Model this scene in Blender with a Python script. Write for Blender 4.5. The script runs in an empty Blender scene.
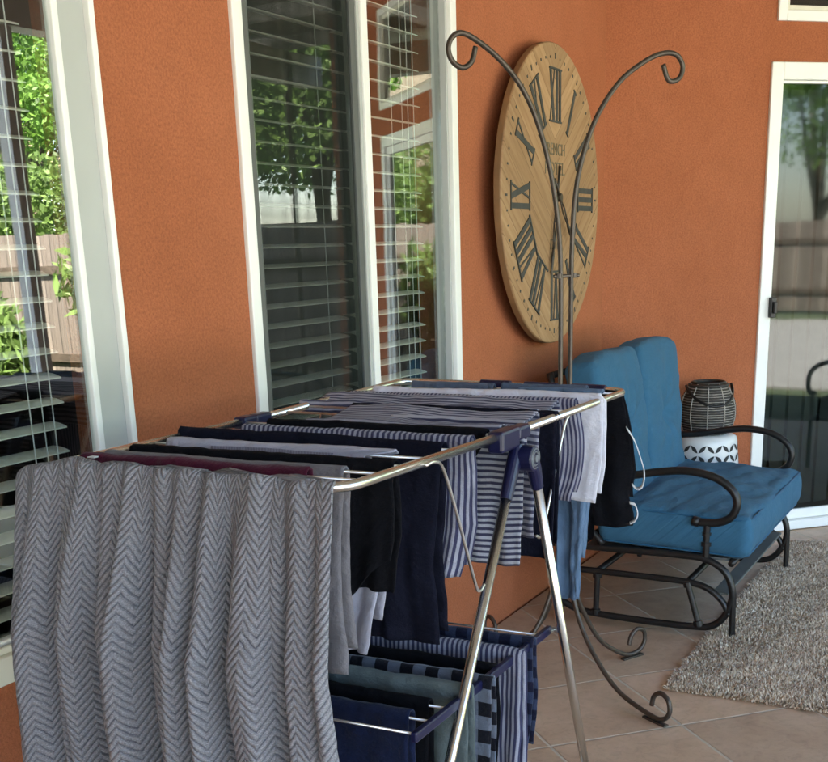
import bpy, math, random
import numpy as np
from mathutils import Vector, Matrix, noise
random.seed(7); rng = np.random.default_rng(7)
S = bpy.context.scene
COL = S.collection
PI = math.pi
C45 = math.cos(PI/4)

# ------------------------------------------------------------------ mesh helper
class MB:
    def __init__(s): s.v=[]; s.f=[]; s.uv=[]; s.mi=[]
    def add(s, vs, fs, uvs=None, mi=0):
        b=len(s.v); s.v.extend([tuple(p) for p in vs])
        s.uv.extend(uvs if uvs is not None else [(0,0)]*len(vs))
        for f in fs: s.f.append(tuple(b+i for i in f)); s.mi.append(mi)
    def box(s, x0,x1,y0,y1,z0,z1, M=None, mi=0):
        vs=[Vector((x,y,z)) for z in (z0,z1) for y in (y0,y1) for x in (x0,x1)]
        if M is not None: vs=[M@v for v in vs]
        s.add(vs,[(0,2,3,1),(4,5,7,6),(0,1,5,4),(1,3,7,5),(3,2,6,7),(2,0,4,6)],mi=mi)
        return s
    def prism(s, pts, z0, z1, M=None):   # polygon pts (x,y) CCW extruded z0..z1
        n=len(pts); vs=[Vector((p[0],p[1],z)) for z in (z0,z1) for p in pts]
        if M is not None: vs=[M@v for v in vs]
        s.add(vs,[tuple(range(n-1,-1,-1)),tuple(range(n,2*n))]+[(i,(i+1)%n,n+(i+1)%n,n+i) for i in range(n)])
        return s
    def tube(s, pts, r, n=10, closed=False, flat=None):
        pts=[Vector(p) for p in pts]; N=len(pts)
        rs = r if isinstance(r,(list,tuple)) else [r]*N
        tang=[]
        for i in range(N):
            a=pts[(i-1)%N] if (closed or i>0) else pts[i]
            b=pts[(i+1)%N] if (closed or i<N-1) else pts[i]
            t=(b-a); tang.append(t.normalized() if t.length>1e-9 else Vector((0,0,1)))
        up=Vector((0,0,1)) if abs(tang[0].z)<.9 else Vector((1,0,0))
        nrm=(up-tang[0]*up.dot(tang[0])).normalized()
        vs=[]
        for i in range(N):
            nrm=(nrm-tang[i]*nrm.dot(tang[i]))
            nrm=nrm.normalized() if nrm.length>1e-6 else tang[i].orthogonal().normalized()
            bn=tang[i].cross(nrm)
            for k in range(n):
                a=2*PI*k/n
                vs.append(pts[i]+(nrm*math.cos(a)+bn*math.sin(a))*rs[i])
        fs=[]
        M_=N if closed else N-1
        for i in range(M_):
            j=(i+1)%N
            for k in range(n): fs.append((i*n+k,i*n+(k+1)%n,j*n+(k+1)%n,j*n+k))
        if not closed:
            fs.append(tuple(range(n-1,-1,-1))); fs.append(tuple((N-1)*n+k for k in range(n)))
        s.add(vs,fs); return s
    def lathe(s, prof, c=(0,0,0), n=32, caps=True):
        vs=[]; fs=[]
        for (r,z) in prof:
            for k in range(n):
                a=2*PI*k/n; vs.append((c[0]+r*math.cos(a),c[1]+r*math.sin(a),c[2]+z))
        for i in range(len(prof)-1):
            for k in range(n): fs.append((i*n+k,i*n+(k+1)%n,(i+1)*n+(k+1)%n,(i+1)*n+k))
        if caps:
            fs.append(tuple(range(n-1,-1,-1))); fs.append(tuple((len(prof)-1)*n+k for k in range(n)))
        s.add(vs,fs); return s
    def grid(s, fn, nu, nv, closed_u=False):
        vs=[];uv=[]
        for j in range(nv+1):
            for i in range(nu+(0 if closed_u else 1)):
                p,t=fn(i/nu,j/nv); vs.append(p); uv.append(t)
        w=nu+(0 if closed_u else 1); fs=[]
        for j in range(nv):
            for i in range(nu):
                a=j*w+i; b=j*w+(i+1)%w if closed_u else a+1
                fs.append((a,b,b+w,a+w))
        s.add(vs,fs,uv); return s
    def build(s, name, mat, parent=None, smooth=False, bevel=0, loc=None, solid=0, sub=0):
        me=bpy.data.meshes.new(name); me.from_pydata(s.v,[],s.f)
        uvl=me.uv_layers.new(name='UVMap')
        idx=np.empty(len(me.loops),dtype=np.int32); me.loops.foreach_get('vertex_index',idx)
        U=np.array(s.uv,dtype=np.float32)[idx]; uvl.data.foreach_set('uv',U.ravel())
        mats = mat if isinstance(mat,(list,tuple)) else [mat]
        for m in mats: me.materials.append(m)
        if len(mats)>1: me.polygons.foreach_set('material_index',np.array(s.mi,dtype=np.int32))
        if smooth: me.polygons.foreach_set('use_smooth',[True]*len(me.polygons))
        me.update()
        o=bpy.data.objects.new(name,me); COL.objects.link(o)
        if parent is not None:
            o.parent=parent
            if loc is None: o.matrix_parent_inverse=Matrix.Translation(parent.location).inverted() if False else Matrix.Identity(4)
        if loc is not None: o.location=loc
        if bevel:
            b=o.modifiers.new('bevel','BEVEL'); b.width=bevel; b.segments=2; b.limit_method='ANGLE'; b.angle_limit=math.radians(40)
        if solid:
            b=o.modifiers.new('solid','SOLIDIFY'); b.thickness=solid; b.offset=0
        if sub:
            b=o.modifiers.new('sub','SUBSURF'); b.levels=sub; b.render_levels=sub
        return o

def catmull(pts, k=6, closed=False):
    P=[Vector(p) for p in pts]; N=len(P); out=[]
    rg = range(N) if closed else range(N-1)
    for i in rg:
        p0=P[(i-1)%N] if (closed or i>0) else P[0]*2-P[1]
        p1=P[i]; p2=P[(i+1)%N]
        p3=P[(i+2)%N] if (closed or i<N-2) else P[-1]*2-P[-2]
        for j in range(k):
            t=j/k
            out.append(.5*((2*p1)+(p2-p0)*t+(2*p0-5*p1+4*p2-p3)*t*t+(3*p1-p0-3*p2+p3)*t**3))
    if not closed: out.append(P[-1])
    return out

def tag(o,label=None,cat=None,group=None,kind=None):
    if label: o['label']=label
    if cat: o['category']=cat
    if group: o['group']=group
    if kind: o['kind']=kind
    return o
def empty(name,label,cat,loc=(0,0,0),group=None):
    o=bpy.data.objects.new(name,None); COL.objects.link(o); o.location=loc; o.empty_display_size=.1
    return tag(o,label,cat,group)
def rebase(root):
    """parts were modelled in world space: shift them under the Empty's base point"""
    T=Matrix.Translation(-Vector(root.location))
    for ch in root.children: ch.location=Vector(ch.location)-Vector(root.location)

# ------------------------------------------------------------------ material helper
class Mat:
    def __init__(s,name):
        s.m=bpy.data.materials.new(name); s.m.use_nodes=True
        s.nt=s.m.node_tree; s.nt.nodes.clear()
        s.out=s.n('ShaderNodeOutputMaterial'); s.b=s.n('ShaderNodeBsdfPrincipled')
        s.l(s.b.outputs[0],s.out.inputs[0])
    def n(s,t,**k):
        x=s.nt.nodes.new(t)
        for a,b in k.items(): setattr(x,a,b)
        return x
    def l(s,a,b): s.nt.links.new(a,b)
    def set(s,**k):
        for a,b in k.items(): s.b.inputs[a.replace('_',' ')].default_value=b
        return s
    def coord(s,kind='Object',scale=None):
        tc=s.n('ShaderNodeTexCoord'); o=tc.outputs[kind]
        if scale is not None:
            mp=s.n('ShaderNodeMapping'); mp.inputs['Scale'].default_value=scale; s.l(o,mp.inputs[0]); o=mp.outputs[0]
        return o
    def noise(s,vec,scale,detail=4,rough=.55,dist=0):
        x=s.n('ShaderNodeTexNoise'); x.inputs['Scale'].default_value=scale; x.inputs['Detail'].default_value=detail
        x.inputs['Roughness'].default_value=rough; x.inputs['Distortion'].default_value=dist
        if vec is not None: s.l(vec,x.inputs['Vector'])
        return x.outputs['Fac']
    def ramp(s,fac,stops,interp='LINEAR'):
        x=s.n('ShaderNodeValToRGB'); x.color_ramp.interpolation=interp
        while len(x.color_ramp.elements)<len(stops): x.color_ramp.elements.new(.5)
        for e,(p,c) in zip(x.color_ramp.elements,stops):
            e.position=p; e.color=(c,c,c,1) if isinstance(c,(int,float)) else (*c,1)
        s.l(fac,x.inputs[0]); return x.outputs[0]
    def mix(s,fac,a,b,blend='MIX'):
        x=s.n('ShaderNodeMix',data_type='RGBA',blend_type=blend)
        for sock,val in ((x.inputs[0],fac),(x.inputs[6],a),(x.inputs[7],b)):
            if isinstance(val,(int,float)): sock.default_value=val if sock.type=='VALUE' else (val,val,val,1)
            elif isinstance(val,(tuple,list)): sock.default_value=(*val[:3],1)
            else: s.l(val,sock)
        return x.outputs[2]
    def math(s,op,a,b=0.0,c=0.0,clamp=False):
        x=s.n('ShaderNodeMath',operation=op,use_clamp=clamp)
        for i,val in enumerate((a,b,c)):
            if isinstance(val,(int,float)): x.inputs[i].default_value=val
            else: s.l(val,x.inputs[i])
        return x.outputs[0]
    def sep(s,vec):
        x=s.n('ShaderNodeSeparateXYZ'); s.l(vec,x.inputs[0]); return x.outputs
    def color(s,c):
        if isinstance(c,(tuple,list)): s.b.inputs['Base Color'].default_value=(*c[:3],1)
        else: s.l(c,s.b.inputs['Base Color'])
        return s
    def bump(s,h,strength=.3,dist=.01,prev=None):
        x=s.n('ShaderNodeBump'); x.inputs['Strength'].default_value=strength; x.inputs['Distance'].default_value=dist
        s.l(h,x.inputs['Height'])
        if prev is not None: s.l(prev,x.inputs['Normal'])
        s.l(x.outputs[0],s.b.inputs['Normal']); return x.outputs[0]

def simple(name,c,rough=.5,metal=0,var=.12,nscale=8,bump=0,bscale=60,bdist=.002,spec=.5):
    m=Mat(name); v=m.coord()
    nz=m.noise(v,nscale)
    dark=tuple(x*(1-var) for x in c); lite=tuple(min(1,x*(1+var)) for x in c)
    m.color(m.ramp(nz,[(.3,dark),(.7,lite)]))
    m.set(Roughness=rough,Metallic=metal); m.b.inputs['Specular IOR Level'].default_value=spec
    if bump: m.bump(m.noise(v,bscale,3),bump,bdist)
    return m.m

def cloth_mat(name,c,c2=None,kind='plain',period=.012,duty=.5,axis='v',rough=.9,weave=True,sheen=.08,fade=.12,wav=.0,noise_amt=None):
    """kind: plain / stripe (axis u: stripes vary with u, i.e. run down the cloth) / plaid / denim"""
    m=Mat(name); uv=m.coord('UV'); X=m.sep(uv)
    big=m.noise(uv,6,3); fine=m.noise(uv,900,2,.7)
    base=c
    def stripe(sock,per,d):
        f=m.math('FRACT',m.math('DIVIDE',sock,per))
        if wav: pass
        a=m.math('LESS_THAN',f,d); return a
    if kind=='stripe':
        sock=X[0] if axis=='u' else X[1]
        if wav:
            sock=m.math('ADD',sock,m.math('MULTIPLY',m.noise(uv,5,2),wav))
        tri=m.math('ABSOLUTE',m.math('SUBTRACT',m.math('FRACT',m.math('DIVIDE',sock,period)),.5))
        fac=m.ramp(tri,[(duty/2-.05,0.0),(duty/2+.05,1.0)])
        colr=m.mix(fac,c,c2)
    elif kind=='plaid':
        a=stripe(X[0],period,.5); b=stripe(X[1],period,.5)
        s_=m.math('ADD',a,b); s_=m.math('MULTIPLY',s_,.5)
        mid=tuple(.55*p+.45*q for p,q in zip(c,c2))
        colr=m.ramp(s_,[(0,c),(.5,tuple(.75*p+.25*q for p,q in zip(c,c2))),(.9,c2)],'CONSTANT')
        m.nt.nodes[-1]
    elif kind=='rib':
        tri=m.math('ABSOLUTE',m.math('SUBTRACT',m.math('FRACT',m.math('DIVIDE',X[0],period)),.5))
        colr=m.mix(m.math('MULTIPLY',tri,1.2),c,c2 or tuple(x*.6 for x in c))
    else:
        colr=m.mix(0,c,c)
    f1=m.ramp(big,[(.3,1-fade),(.7,1+0.0)])
    colr=m.mix(1.0,colr,f1,'MULTIPLY')
    f2=m.ramp(fine,[(.3,(.72 if kind!='plain' or noise_amt is None else 1-noise_amt)),(.7,1.0)])
    colr=m.mix(.8,colr,f2,'MULTIPLY')
    m.color(colr); m.set(Roughness=rough); m.b.inputs['Specular IOR Level'].default_value=.12
    if sheen:
        m.b.inputs['Sheen Weight'].default_value=sheen; m.b.inputs['Sheen Roughness'].default_value=.5
    b=m.bump(m.noise(uv,22,6,.62),.9,.012)
    m.bump(m.noise(uv,700,2,.8),.35,.0012,prev=b)
    return m.m

# ------------------------------------------------------------------ materials
def m_stucco():
    m=Mat('orange_stucco'); v=m.coord()
    n1=m.noise(v,1.3,4); n2=m.noise(v,150,3,.7); n3=m.noise(v,9,6,.65,.5)
    c=m.ramp(n1,[(.25,(.375,.118,.050)),(.5,(.415,.135,.060)),(.75,(.455,.155,.072))])
    c=m.mix(.8,c,m.ramp(n3,[(.25,.93),(.5,1.0),(.75,1.04)]),'MULTIPLY')
    c=m.mix(.9,c,m.ramp(n2,[(.32,.70),(.62,1.08)]),'MULTIPLY')
    m.color(c); m.set(Roughness=.92); m.b.inputs['Specular IOR Level'].default_value=.2
    b=m.bump(m.noise(v,16,5,.6),.35,.02)
    m.bump(m.noise(v,170,3,.7),.7,.004,prev=b)
    return m.m
TILE_OX,TILE_OY=.0365,.1735
def m_tile():
    m=Mat('ceramic_floor_tile'); v=m.coord()
    # rotate so that the grout runs along the angled wall
    mp=m.n('ShaderNodeMapping'); mp.inputs['Rotation'].default_value=(0,0,PI/4); m.l(v,mp.inputs[0])
    mp.inputs['Location'].default_value=(TILE_OX,TILE_OY,0)
    X=m.sep(mp.outputs[0]); T=.4455
    def cell(s): 
        d=m.math('DIVIDE',s,T); return m.math('FRACT',d),m.math('FLOOR',d)
    fx,ix=cell(X[0]); fy,iy=cell(X[1])
    ex=m.math('SUBTRACT',.5,m.math('ABSOLUTE',m.math('SUBTRACT',fx,.5)))
    ey=m.math('SUBTRACT',.5,m.math('ABSOLUTE',m.math('SUBTRACT',fy,.5)))
    e=m.math('MINIMUM',ex,ey)
    wob=m.math('MULTIPLY',m.math('SUBTRACT',m.noise(v,30,3),.5),.006)
    e=m.math('ADD',e,wob)
    g=m.ramp(e,[(.0075,0.0),(.0125,1.0)])      # 0 = grout
    cmb=m.n('ShaderNodeCombineXYZ'); m.l(ix,cmb.inputs[0]); m.l(iy,cmb.inputs[1])
    wn=m.n('ShaderNodeTexWhiteNoise'); m.l(cmb.outputs[0],wn.inputs['Vector'])
    # offset the mottling per tile
    ad=m.n('ShaderNodeVectorMath',operation='MULTIPLY_ADD'); m.l(wn.outputs['Color'],ad.inputs[0]); ad.inputs[1].default_value=(9,9,9); m.l(v,ad.inputs[2])
    n1=m.noise(ad.outputs[0],5,6,.62,.4); n2=m.noise(ad.outputs[0],26,6,.75,.8)
    c=m.ramp(n1,[(.25,(.41,.275,.180)),(.5,(.51,.355,.240)),(.75,(.59,.43,.305))])
    c=m.mix(.7,c,m.ramp(n2,[(.3,.72),(.5,1.0),(.7,1.10)]),'MULTIPLY')
    c=m.mix(1,c,m.ramp(wn.outputs['Value'],[(0,.80),(1,1.10)]),'MULTIPLY')
    gc=m.ramp(m.noise(v,60,3),[(.3,(.47,.39,.30)),(.7,(.58,.50,.40))])
    m.color(m.mix(g,gc,c))
    m.l(m.ramp(g,[(0,.9),(1,.42)]),m.b.inputs['Roughness'])
    m.b.inputs['Specular IOR Level'].default_value=.4
    b=m.bump(g,.8,.004); m.bump(n2,.22,.005,prev=b)
    return m.m
def m_glass(name,tint=(.9,.93,.92),refl=.0,rough=.004):
    m=Mat(name); m.nt.nodes.remove(m.b)
    tr=m.n('ShaderNodeBsdfTransparent'); tr.inputs[0].default_value=(*tint,1)
    gl=m.n('ShaderNodeBsdfGlossy'); gl.inputs['Roughness'].default_value=rough; gl.inputs[0].default_value=(1,1,1,1)
    lw=m.n('ShaderNodeLayerWeight'); lw.inputs[0].default_value=.5
    f=m.math('ADD',m.math('MULTIPLY',m.math('POWER',lw.outputs['Facing'],4.0),1-refl),refl,clamp=True)
    # slight waviness of float glass
    bp=m.n('ShaderNodeBump'); bp.inputs['Strength'].default_value=.05; bp.inputs['Distance'].default_value=.01
    m.l(m.noise(m.coord(),2.2,1),bp.inputs['Height']); m.l(bp.outputs[0],gl.inputs['Normal'])
    mx=m.n('ShaderNodeMixShader'); m.l(f,mx.inputs[0]); m.l(tr.outputs[0],mx.inputs[1]); m.l(gl.outputs[0],mx.inputs[2])
    m.l(mx.outputs[0],m.out.inputs[0]); return m.m
def m_screen():
    m=Mat('insect_screen_mesh'); m.nt.nodes.remove(m.b)
    tr=m.n('ShaderNodeBsdfTransparent'); df=m.n('ShaderNodeBsdfDiffuse'); df.inputs[0].default_value=(.03,.035,.03,1)
    v=m.coord(); X=m.sep(v)
    sx=m.math('FRACT',m.math('MULTIPLY',X[0],600)); sz=m.math('FRACT',m.math('MULTIPLY',X[2],600))
    a=m.math('MAXIMUM',m.math('LESS_THAN',sx,.28),m.math('LESS_THAN',sz,.28))
    mx=m.n('ShaderNodeMixShader'); m.l(a,mx.inputs[0]); m.l(tr.outputs[0],mx.inputs[1]); m.l(df.outputs[0],mx.inputs[2])
    m.l(mx.outputs[0],m.out.inputs[0]); return m.m
def m_blanket():
    m=Mat('herringbone_knit'); uv=m.coord('UV'); X=m.sep(uv)
    wob=m.math('MULTIPLY',m.math('SUBTRACT',m.noise(uv,9,2),.5),.012)
    wob2=m.math('MULTIPLY',m.math('SUBTRACT',m.noise(uv,70,3,.7),.5),.0036)
    P=.037; U=m.math('ADD',m.math('ADD',X[0],wob),wob2)
    tri=m.math('ABSOLUTE',m.math('SUBTRACT',m.math('FRACT',m.math('DIVIDE',U,P)),.5))   # 0..0.5
    h=m.math('ADD',X[1],m.math('MULTIPLY',tri,.056))
    h=m.math('ADD',h,wob2)
    fr=m.math('FRACT',m.math('DIVIDE',h,.0142))
    d=m.math('ABSOLUTE',m.math('SUBTRACT',fr,.5))      # line where d small
    line=m.ramp(d,[(.02,1.0),(.17,0.0)])
    fine=m.noise(uv,520,3,.8); mid=m.noise(uv,120,3,.7); big=m.noise(uv,5,3)
    c=m.ramp(fine,[(.28,(.145,.142,.158)),(.52,(.275,.270,.295)),(.74,(.51,.505,.535))])
    c=m.mix(.7,c,m.ramp(mid,[(.3,.78),(.7,1.08)]),'MULTIPLY')
    c=m.mix(m.math('MULTIPLY',line,m.ramp(m.noise(uv,40,3),[(.3,.30),(.65,.78)])),c,(.045,.048,.075))
    c=m.mix(.5,c,m.ramp(big,[(.3,.85),(.7,1.05)]),'MULTIPLY')
    m.color(c); m.set(Roughness=.95); m.b.inputs['Specular IOR Level'].default_value=.1
    m.b.inputs['Sheen Weight'].default_value=.12
    b=m.bump(m.ramp(d,[(.0,0.0),(.35,1.0)]),.8,.004); m.bump(fine,.6,.002,prev=b)
    return m.m
def m_wood_clock():
    m=Mat('clock_plank_wood'); v=m.coord(); X=m.sep(v)   # object coords: x along wall, z up
    # chevron planks either side of the centre line
    ax=m.math('ABSOLUTE',X[0])
    t=m.math('ADD',m.math('MULTIPLY',X[2],.80),m.math('MULTIPLY',ax,-.60))
    fr=m.math('FRACT',m.math('DIVIDE',t,.085)); seam=m.ramp(m.math('ABSOLUTE',m.math('SUBTRACT',fr,.5)),[(.468,0.0),(.492,1.0)])
    fl=m.math('FLOOR',m.math('DIVIDE',t,.085))
    wn=m.n('ShaderNodeTexWhiteNoise',noise_dimensions='1D'); m.l(fl,wn.inputs['W'])
    al=m.math('ADD',m.math('MULTIPLY',X[2],.6),m.math('MULTIPLY',ax,.8))
    cb=m.n('ShaderNodeCombineXYZ'); m.l(m.math('MULTIPLY',al,2.2),cb.inputs[0]); m.l(m.math('MULTIPLY',t,40),cb.inputs[1]); m.l(m.math('MULTIPLY',wn.outputs[0],30),cb.inputs[2])
    g=m.noise(cb.outputs[0],1.0,5,.6,.6)
    c=m.ramp(g,[(.25,(.27,.150,.068)),(.5,(.38,.225,.110)),(.75,(.47,.30,.158))])
    c=m.mix(1,c,m.ramp(wn.outputs[0],[(0,.84),(1,1.08)]),'MULTIPLY')
    c=m.mix(m.math('MULTIPLY',seam,.65),c,(.14,.075,.03))
    m.color(c); m.set(Roughness=.6); m.b.inputs['Specular IOR Level'].default_value=.25
    m.bump(g,.2,.002); return m.m
def m_lawn():
    m=Mat('lawn_grass'); v=m.coord()
    n1=m.noise(v,.8,4); n2=m.noise(v,25,4,.8)
    c=m.ramp(n2,[(.3,(.05,.075,.03)),(.7,(.12,.16,.07))])
    m.color(m.mix(.6,c,m.ramp(n1,[(.3,.7),(.7,1.15)]),'MULTIPLY')); m.set(Roughness=.9)
    m.bump(n2,.8,.03); return m.m
def m_leaf(name,c):
    m=Mat(name); g=m.n('ShaderNodeNewGeometry')
    d=tuple(x*.45 for x in c); l_=tuple(x*1.7 for x in c)
    m.color(m.ramp(g.outputs['Random Per Island'],[(0,d),(.5,c),(1,l_)])); m.set(Roughness=.55)
    m.b.inputs['Transmission Weight'].default_value=0
    tl=m.n('ShaderNodeBsdfTranslucent'); tl.inputs[0].default_value=(*[min(1,x*2.0) for x in c],1)
    mx=m.n('ShaderNodeMixShader'); mx.inputs[0].default_value=.35
    m.l(m.b.outputs[0],mx.inputs[1]); m.l(tl.outputs[0],mx.inputs[2]); m.l(mx.outputs[0],m.out.inputs[0]); return m.m
def m_rug():
    m=Mat('shag_pile'); g=m.n('ShaderNodeNewGeometry'); v=m.coord()
    c=m.ramp(g.outputs['Random Per Island'],[(0,(.22,.15,.10)),(.12,(.40,.295,.20)),(.26,(.60,.47,.345)),(.6,(.74,.60,.455)),(.85,(.82,.70,.555)),(1,(.88,.79,.66))])
    m.color(m.mix(.8,c,m.ramp(m.noise(v,3,4),[(.3,.82),(.7,1.05)]),'MULTIPLY')); m.set(Roughness=.85); m.b.inputs['Specular IOR Level'].default_value=.15
    return m.m
def m_fence():
    m=Mat('weathered_fence_boards'); v=m.coord(); X=m.sep(v)
    a=m.math('ADD',X[0],X[1])
    fr=m.math('FRACT',m.math('DIVIDE',a,.14)); seam=m.ramp(m.math('ABSOLUTE',m.math('SUBTRACT',fr,.5)),[(.44,0.0),(.49,1.0)])
    wn=m.n('ShaderNodeTexWhiteNoise',noise_dimensions='1D'); m.l(m.math('FLOOR',m.math('DIVIDE',a,.14)),wn.inputs['W'])
    c=m.ramp(wn.outputs[0],[(0,(.16,.125,.10)),(1,(.30,.245,.20))])
    mp=m.n('ShaderNodeMapping'); mp.inputs['Scale'].default_value=(25,25,1.5); m.l(v,mp.inputs[0])
    c=m.mix(.7,c,m.ramp(m.noise(mp.outputs[0],1,4),[(.3,.7),(.7,1.1)]),'MULTIPLY')
    m.color(m.mix(seam,c,(.03,.025,.02))); m.set(Roughness=.85); return m.m
def m_steel(name,c=(.74,.71,.66),rough=.24):
    m=Mat(name); v=m.coord(scale=(1,1,1)); n=m.noise(v,90,3)
    m.color(c); m.set(Metallic=1.0); m.set(Roughness=rough); return m.m


MT=dict(
 stucco=m_stucco(), tile=m_tile(), glass=m_glass('window_glass',refl=.125), doorglass=m_glass('door_glass',tint=(.62,.65,.63),refl=.035,rough=.03),
 screen=m_screen(), knit=m_blanket(), clockwood=m_wood_clock(), lawn=m_lawn(), rug=m_rug(), fence=m_fence(),
 vinyl=simple('cream_vinyl',(.87,.86,.81),.42,var=.03), field=simple('grey_vinyl',(.45,.455,.43),.45,var=.03),
 sill=simple('cream_sill_paint',(.72,.69,.58),.6,var=.05), slat=simple('blind_slat',(.86,.82,.71),.5,var=.03),
 screenframe=simple('dark_screen_frame',(.10,.105,.10),.5,var=.05), cord=simple('blind_cord',(.75,.75,.72),.8),
 dim2=simple('grey_vertical_blind',(.07,.073,.07),.8),
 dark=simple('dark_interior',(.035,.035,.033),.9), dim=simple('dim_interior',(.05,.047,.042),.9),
 steel=m_steel('brushed_steel'), wire=m_steel('chrome_wire',(.78,.77,.75),.3),
 navyplastic=simple('navy_plastic',(.007,.008,.042),.35,var=.1),
 greyplastic=simple('grey_plastic',(.16,.17,.19),.4),
 iron=simple('bronze_iron',(.085,.066,.052),.42,metal=.55,var=.2,nscale=30,bump=.2,bscale=200,bdist=.001),
 black_iron=simple('dark_bronze_tube',(.016,.0145,.014),.36,metal=.3,var=.2,nscale=20,bump=.15,bscale=250,bdist=.001),
 strap=simple('seat_deck_sling',(.10,.105,.10),.8,bump=.3,bscale=300),
 ink=simple('grey_numeral_paint',(.045,.047,.042),.7,var=.25,nscale=25),
 ink2=simple('faded_lettering_paint',(.15,.12,.07),.7,var=.25,nscale=25),
 clockedge=simple('clock_edge_wood',(.22,.12,.05),.7,var=.2),
 handmetal=simple('clock_hand_metal',(.05,.04,.03),.45,metal=.4),
 ceramic=simple('white_ceramic',(.74,.75,.75),.25,var=.03), holeshade=simple('shadowed_cutout',(.035,.035,.035),.8),
 wicker=simple('dark_wicker',(.035,.028,.022),.6,var=.3,nscale=60), wickerlight=simple('bleached_wicker',(.38,.34,.29),.6,var=.25,nscale=60),
 rugbase=simple('rug_backing',(.26,.22,.18),.9),
 white=simple('white_painted_timber',(.72,.71,.68),.6,var=.05), ceil=simple('soffit_paint',(.36,.33,.29),.8,var=.05),
 concrete=simple('pale_concrete',(.36,.35,.33),.8,var=.12,nscale=2,bump=.3),
 bark=simple('tree_bark',(.09,.065,.045),.9,var=.3,nscale=10,bump=.6,bscale=25,bdist=.02),
 leafA=m_leaf('leaf_mid_green',(.12,.22,.035)), leafB=m_leaf('leaf_deep_green',(.08,.16,.03)), leafC=m_leaf('leaf_bright_green',(.12,.185,.045)),
 rooftile=simple('grey_roof_shingle',(.16,.16,.17),.8,var=.2,nscale=3), tan=simple('tan_fascia',(.48,.36,.22),.7), beige=simple('beige_siding',(.20,.165,.115),.8),
 blue=cloth_mat('teal_blue_canvas',(.042,.130,.215),kind='plain',rough=.85,sheen=.05,fade=.03,noise_amt=.10),
 bluepipe=cloth_mat('teal_blue_piping',(.022,.10,.19),kind='plain',rough=.85,sheen=.1,noise_amt=.1),
)
CL=dict(
 maroon=cloth_mat('maroon_knit',(.085,.010,.028)), grey=cloth_mat('grey_heather_jersey',(.20,.185,.20),noise_amt=.3),
 black=cloth_mat('black_jersey',(.0055,.0055,.008),sheen=0), lilac=cloth_mat('pale_grey_fleece',(.46,.45,.54),noise_amt=.2),
 navy=cloth_mat('midnight_navy',(.007,.0075,.017),sheen=0),
 dash=cloth_mat('navy_and_white_ticking',(.37,.37,.45),(.050,.050,.105),'stripe',.0112,.5,'u'),
 hstripe=cloth_mat('navy_hoop_stripe',(.36,.355,.42),(.065,.065,.115),'stripe',.0128,.5,'v',wav=.003),
 hstripe2=cloth_mat('fine_navy_hoop_stripe',(.44,.44,.50),(.050,.050,.095),'stripe',.0118,.52,'v',wav=.003),
 vstripe=cloth_mat('lavender_navy_stripe',(.38,.37,.45),(.060,.060,.125),'stripe',.0098,.5,'u'),
 white=cloth_mat('white_lavender_cotton',(.74,.73,.82),noise_amt=.1), denim=cloth_mat('light_blue_denim',(.15,.235,.37),fade=.45,noise_amt=.35),
 denim2=cloth_mat('dark_indigo_denim',(.010,.016,.052),fade=.35,noise_amt=.3), slate=cloth_mat('slate_blue_cotton',(.10,.13,.19)),
 plaid=cloth_mat('black_and_grey_gingham',(.20,.23,.30),(.010,.010,.016),'plaid',.056), plaid2=cloth_mat('navy_tartan',(.045,.06,.12),(.010,.011,.03),'plaid',.05),
 sage=cloth_mat('grey_green_twill',(.13,.16,.165),fade=.2), strapw=cloth_mat('white_elastic',(.70,.70,.72),noise_amt=.05),
 ribc=cloth_mat('grey_ribbed_cuff',(.30,.29,.36),(.12,.12,.17),'rib',.006),
)

# ================================================================== SETTING
WY=1.793                                    # plane of the long wall
CX=5.26                                     # the corner where the second wall turns by 45 degrees
M1=Matrix.Translation((0,WY,0))
M2=Matrix.Translation((CX,WY,0))@Matrix.Rotation(-PI/4,4,'Z')
def struct(name,mb,mat,**k): return tag(mb.build(name,mat,**k),kind='structure')
g=MB(); g.box(-60,70,-90,60,-.30,-.045); struct('lawn',g,MT['lawn'])
g=MB(); g.box(-6,9.4,-2.75,1.78,-.2,0.0); struct('patio_floor',g,MT['tile'])
g=MB(); g.box(-14,7.5,-15.5,-5.2,-.06,-.02); struct('pool_deck',g,MT['concrete'])

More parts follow.
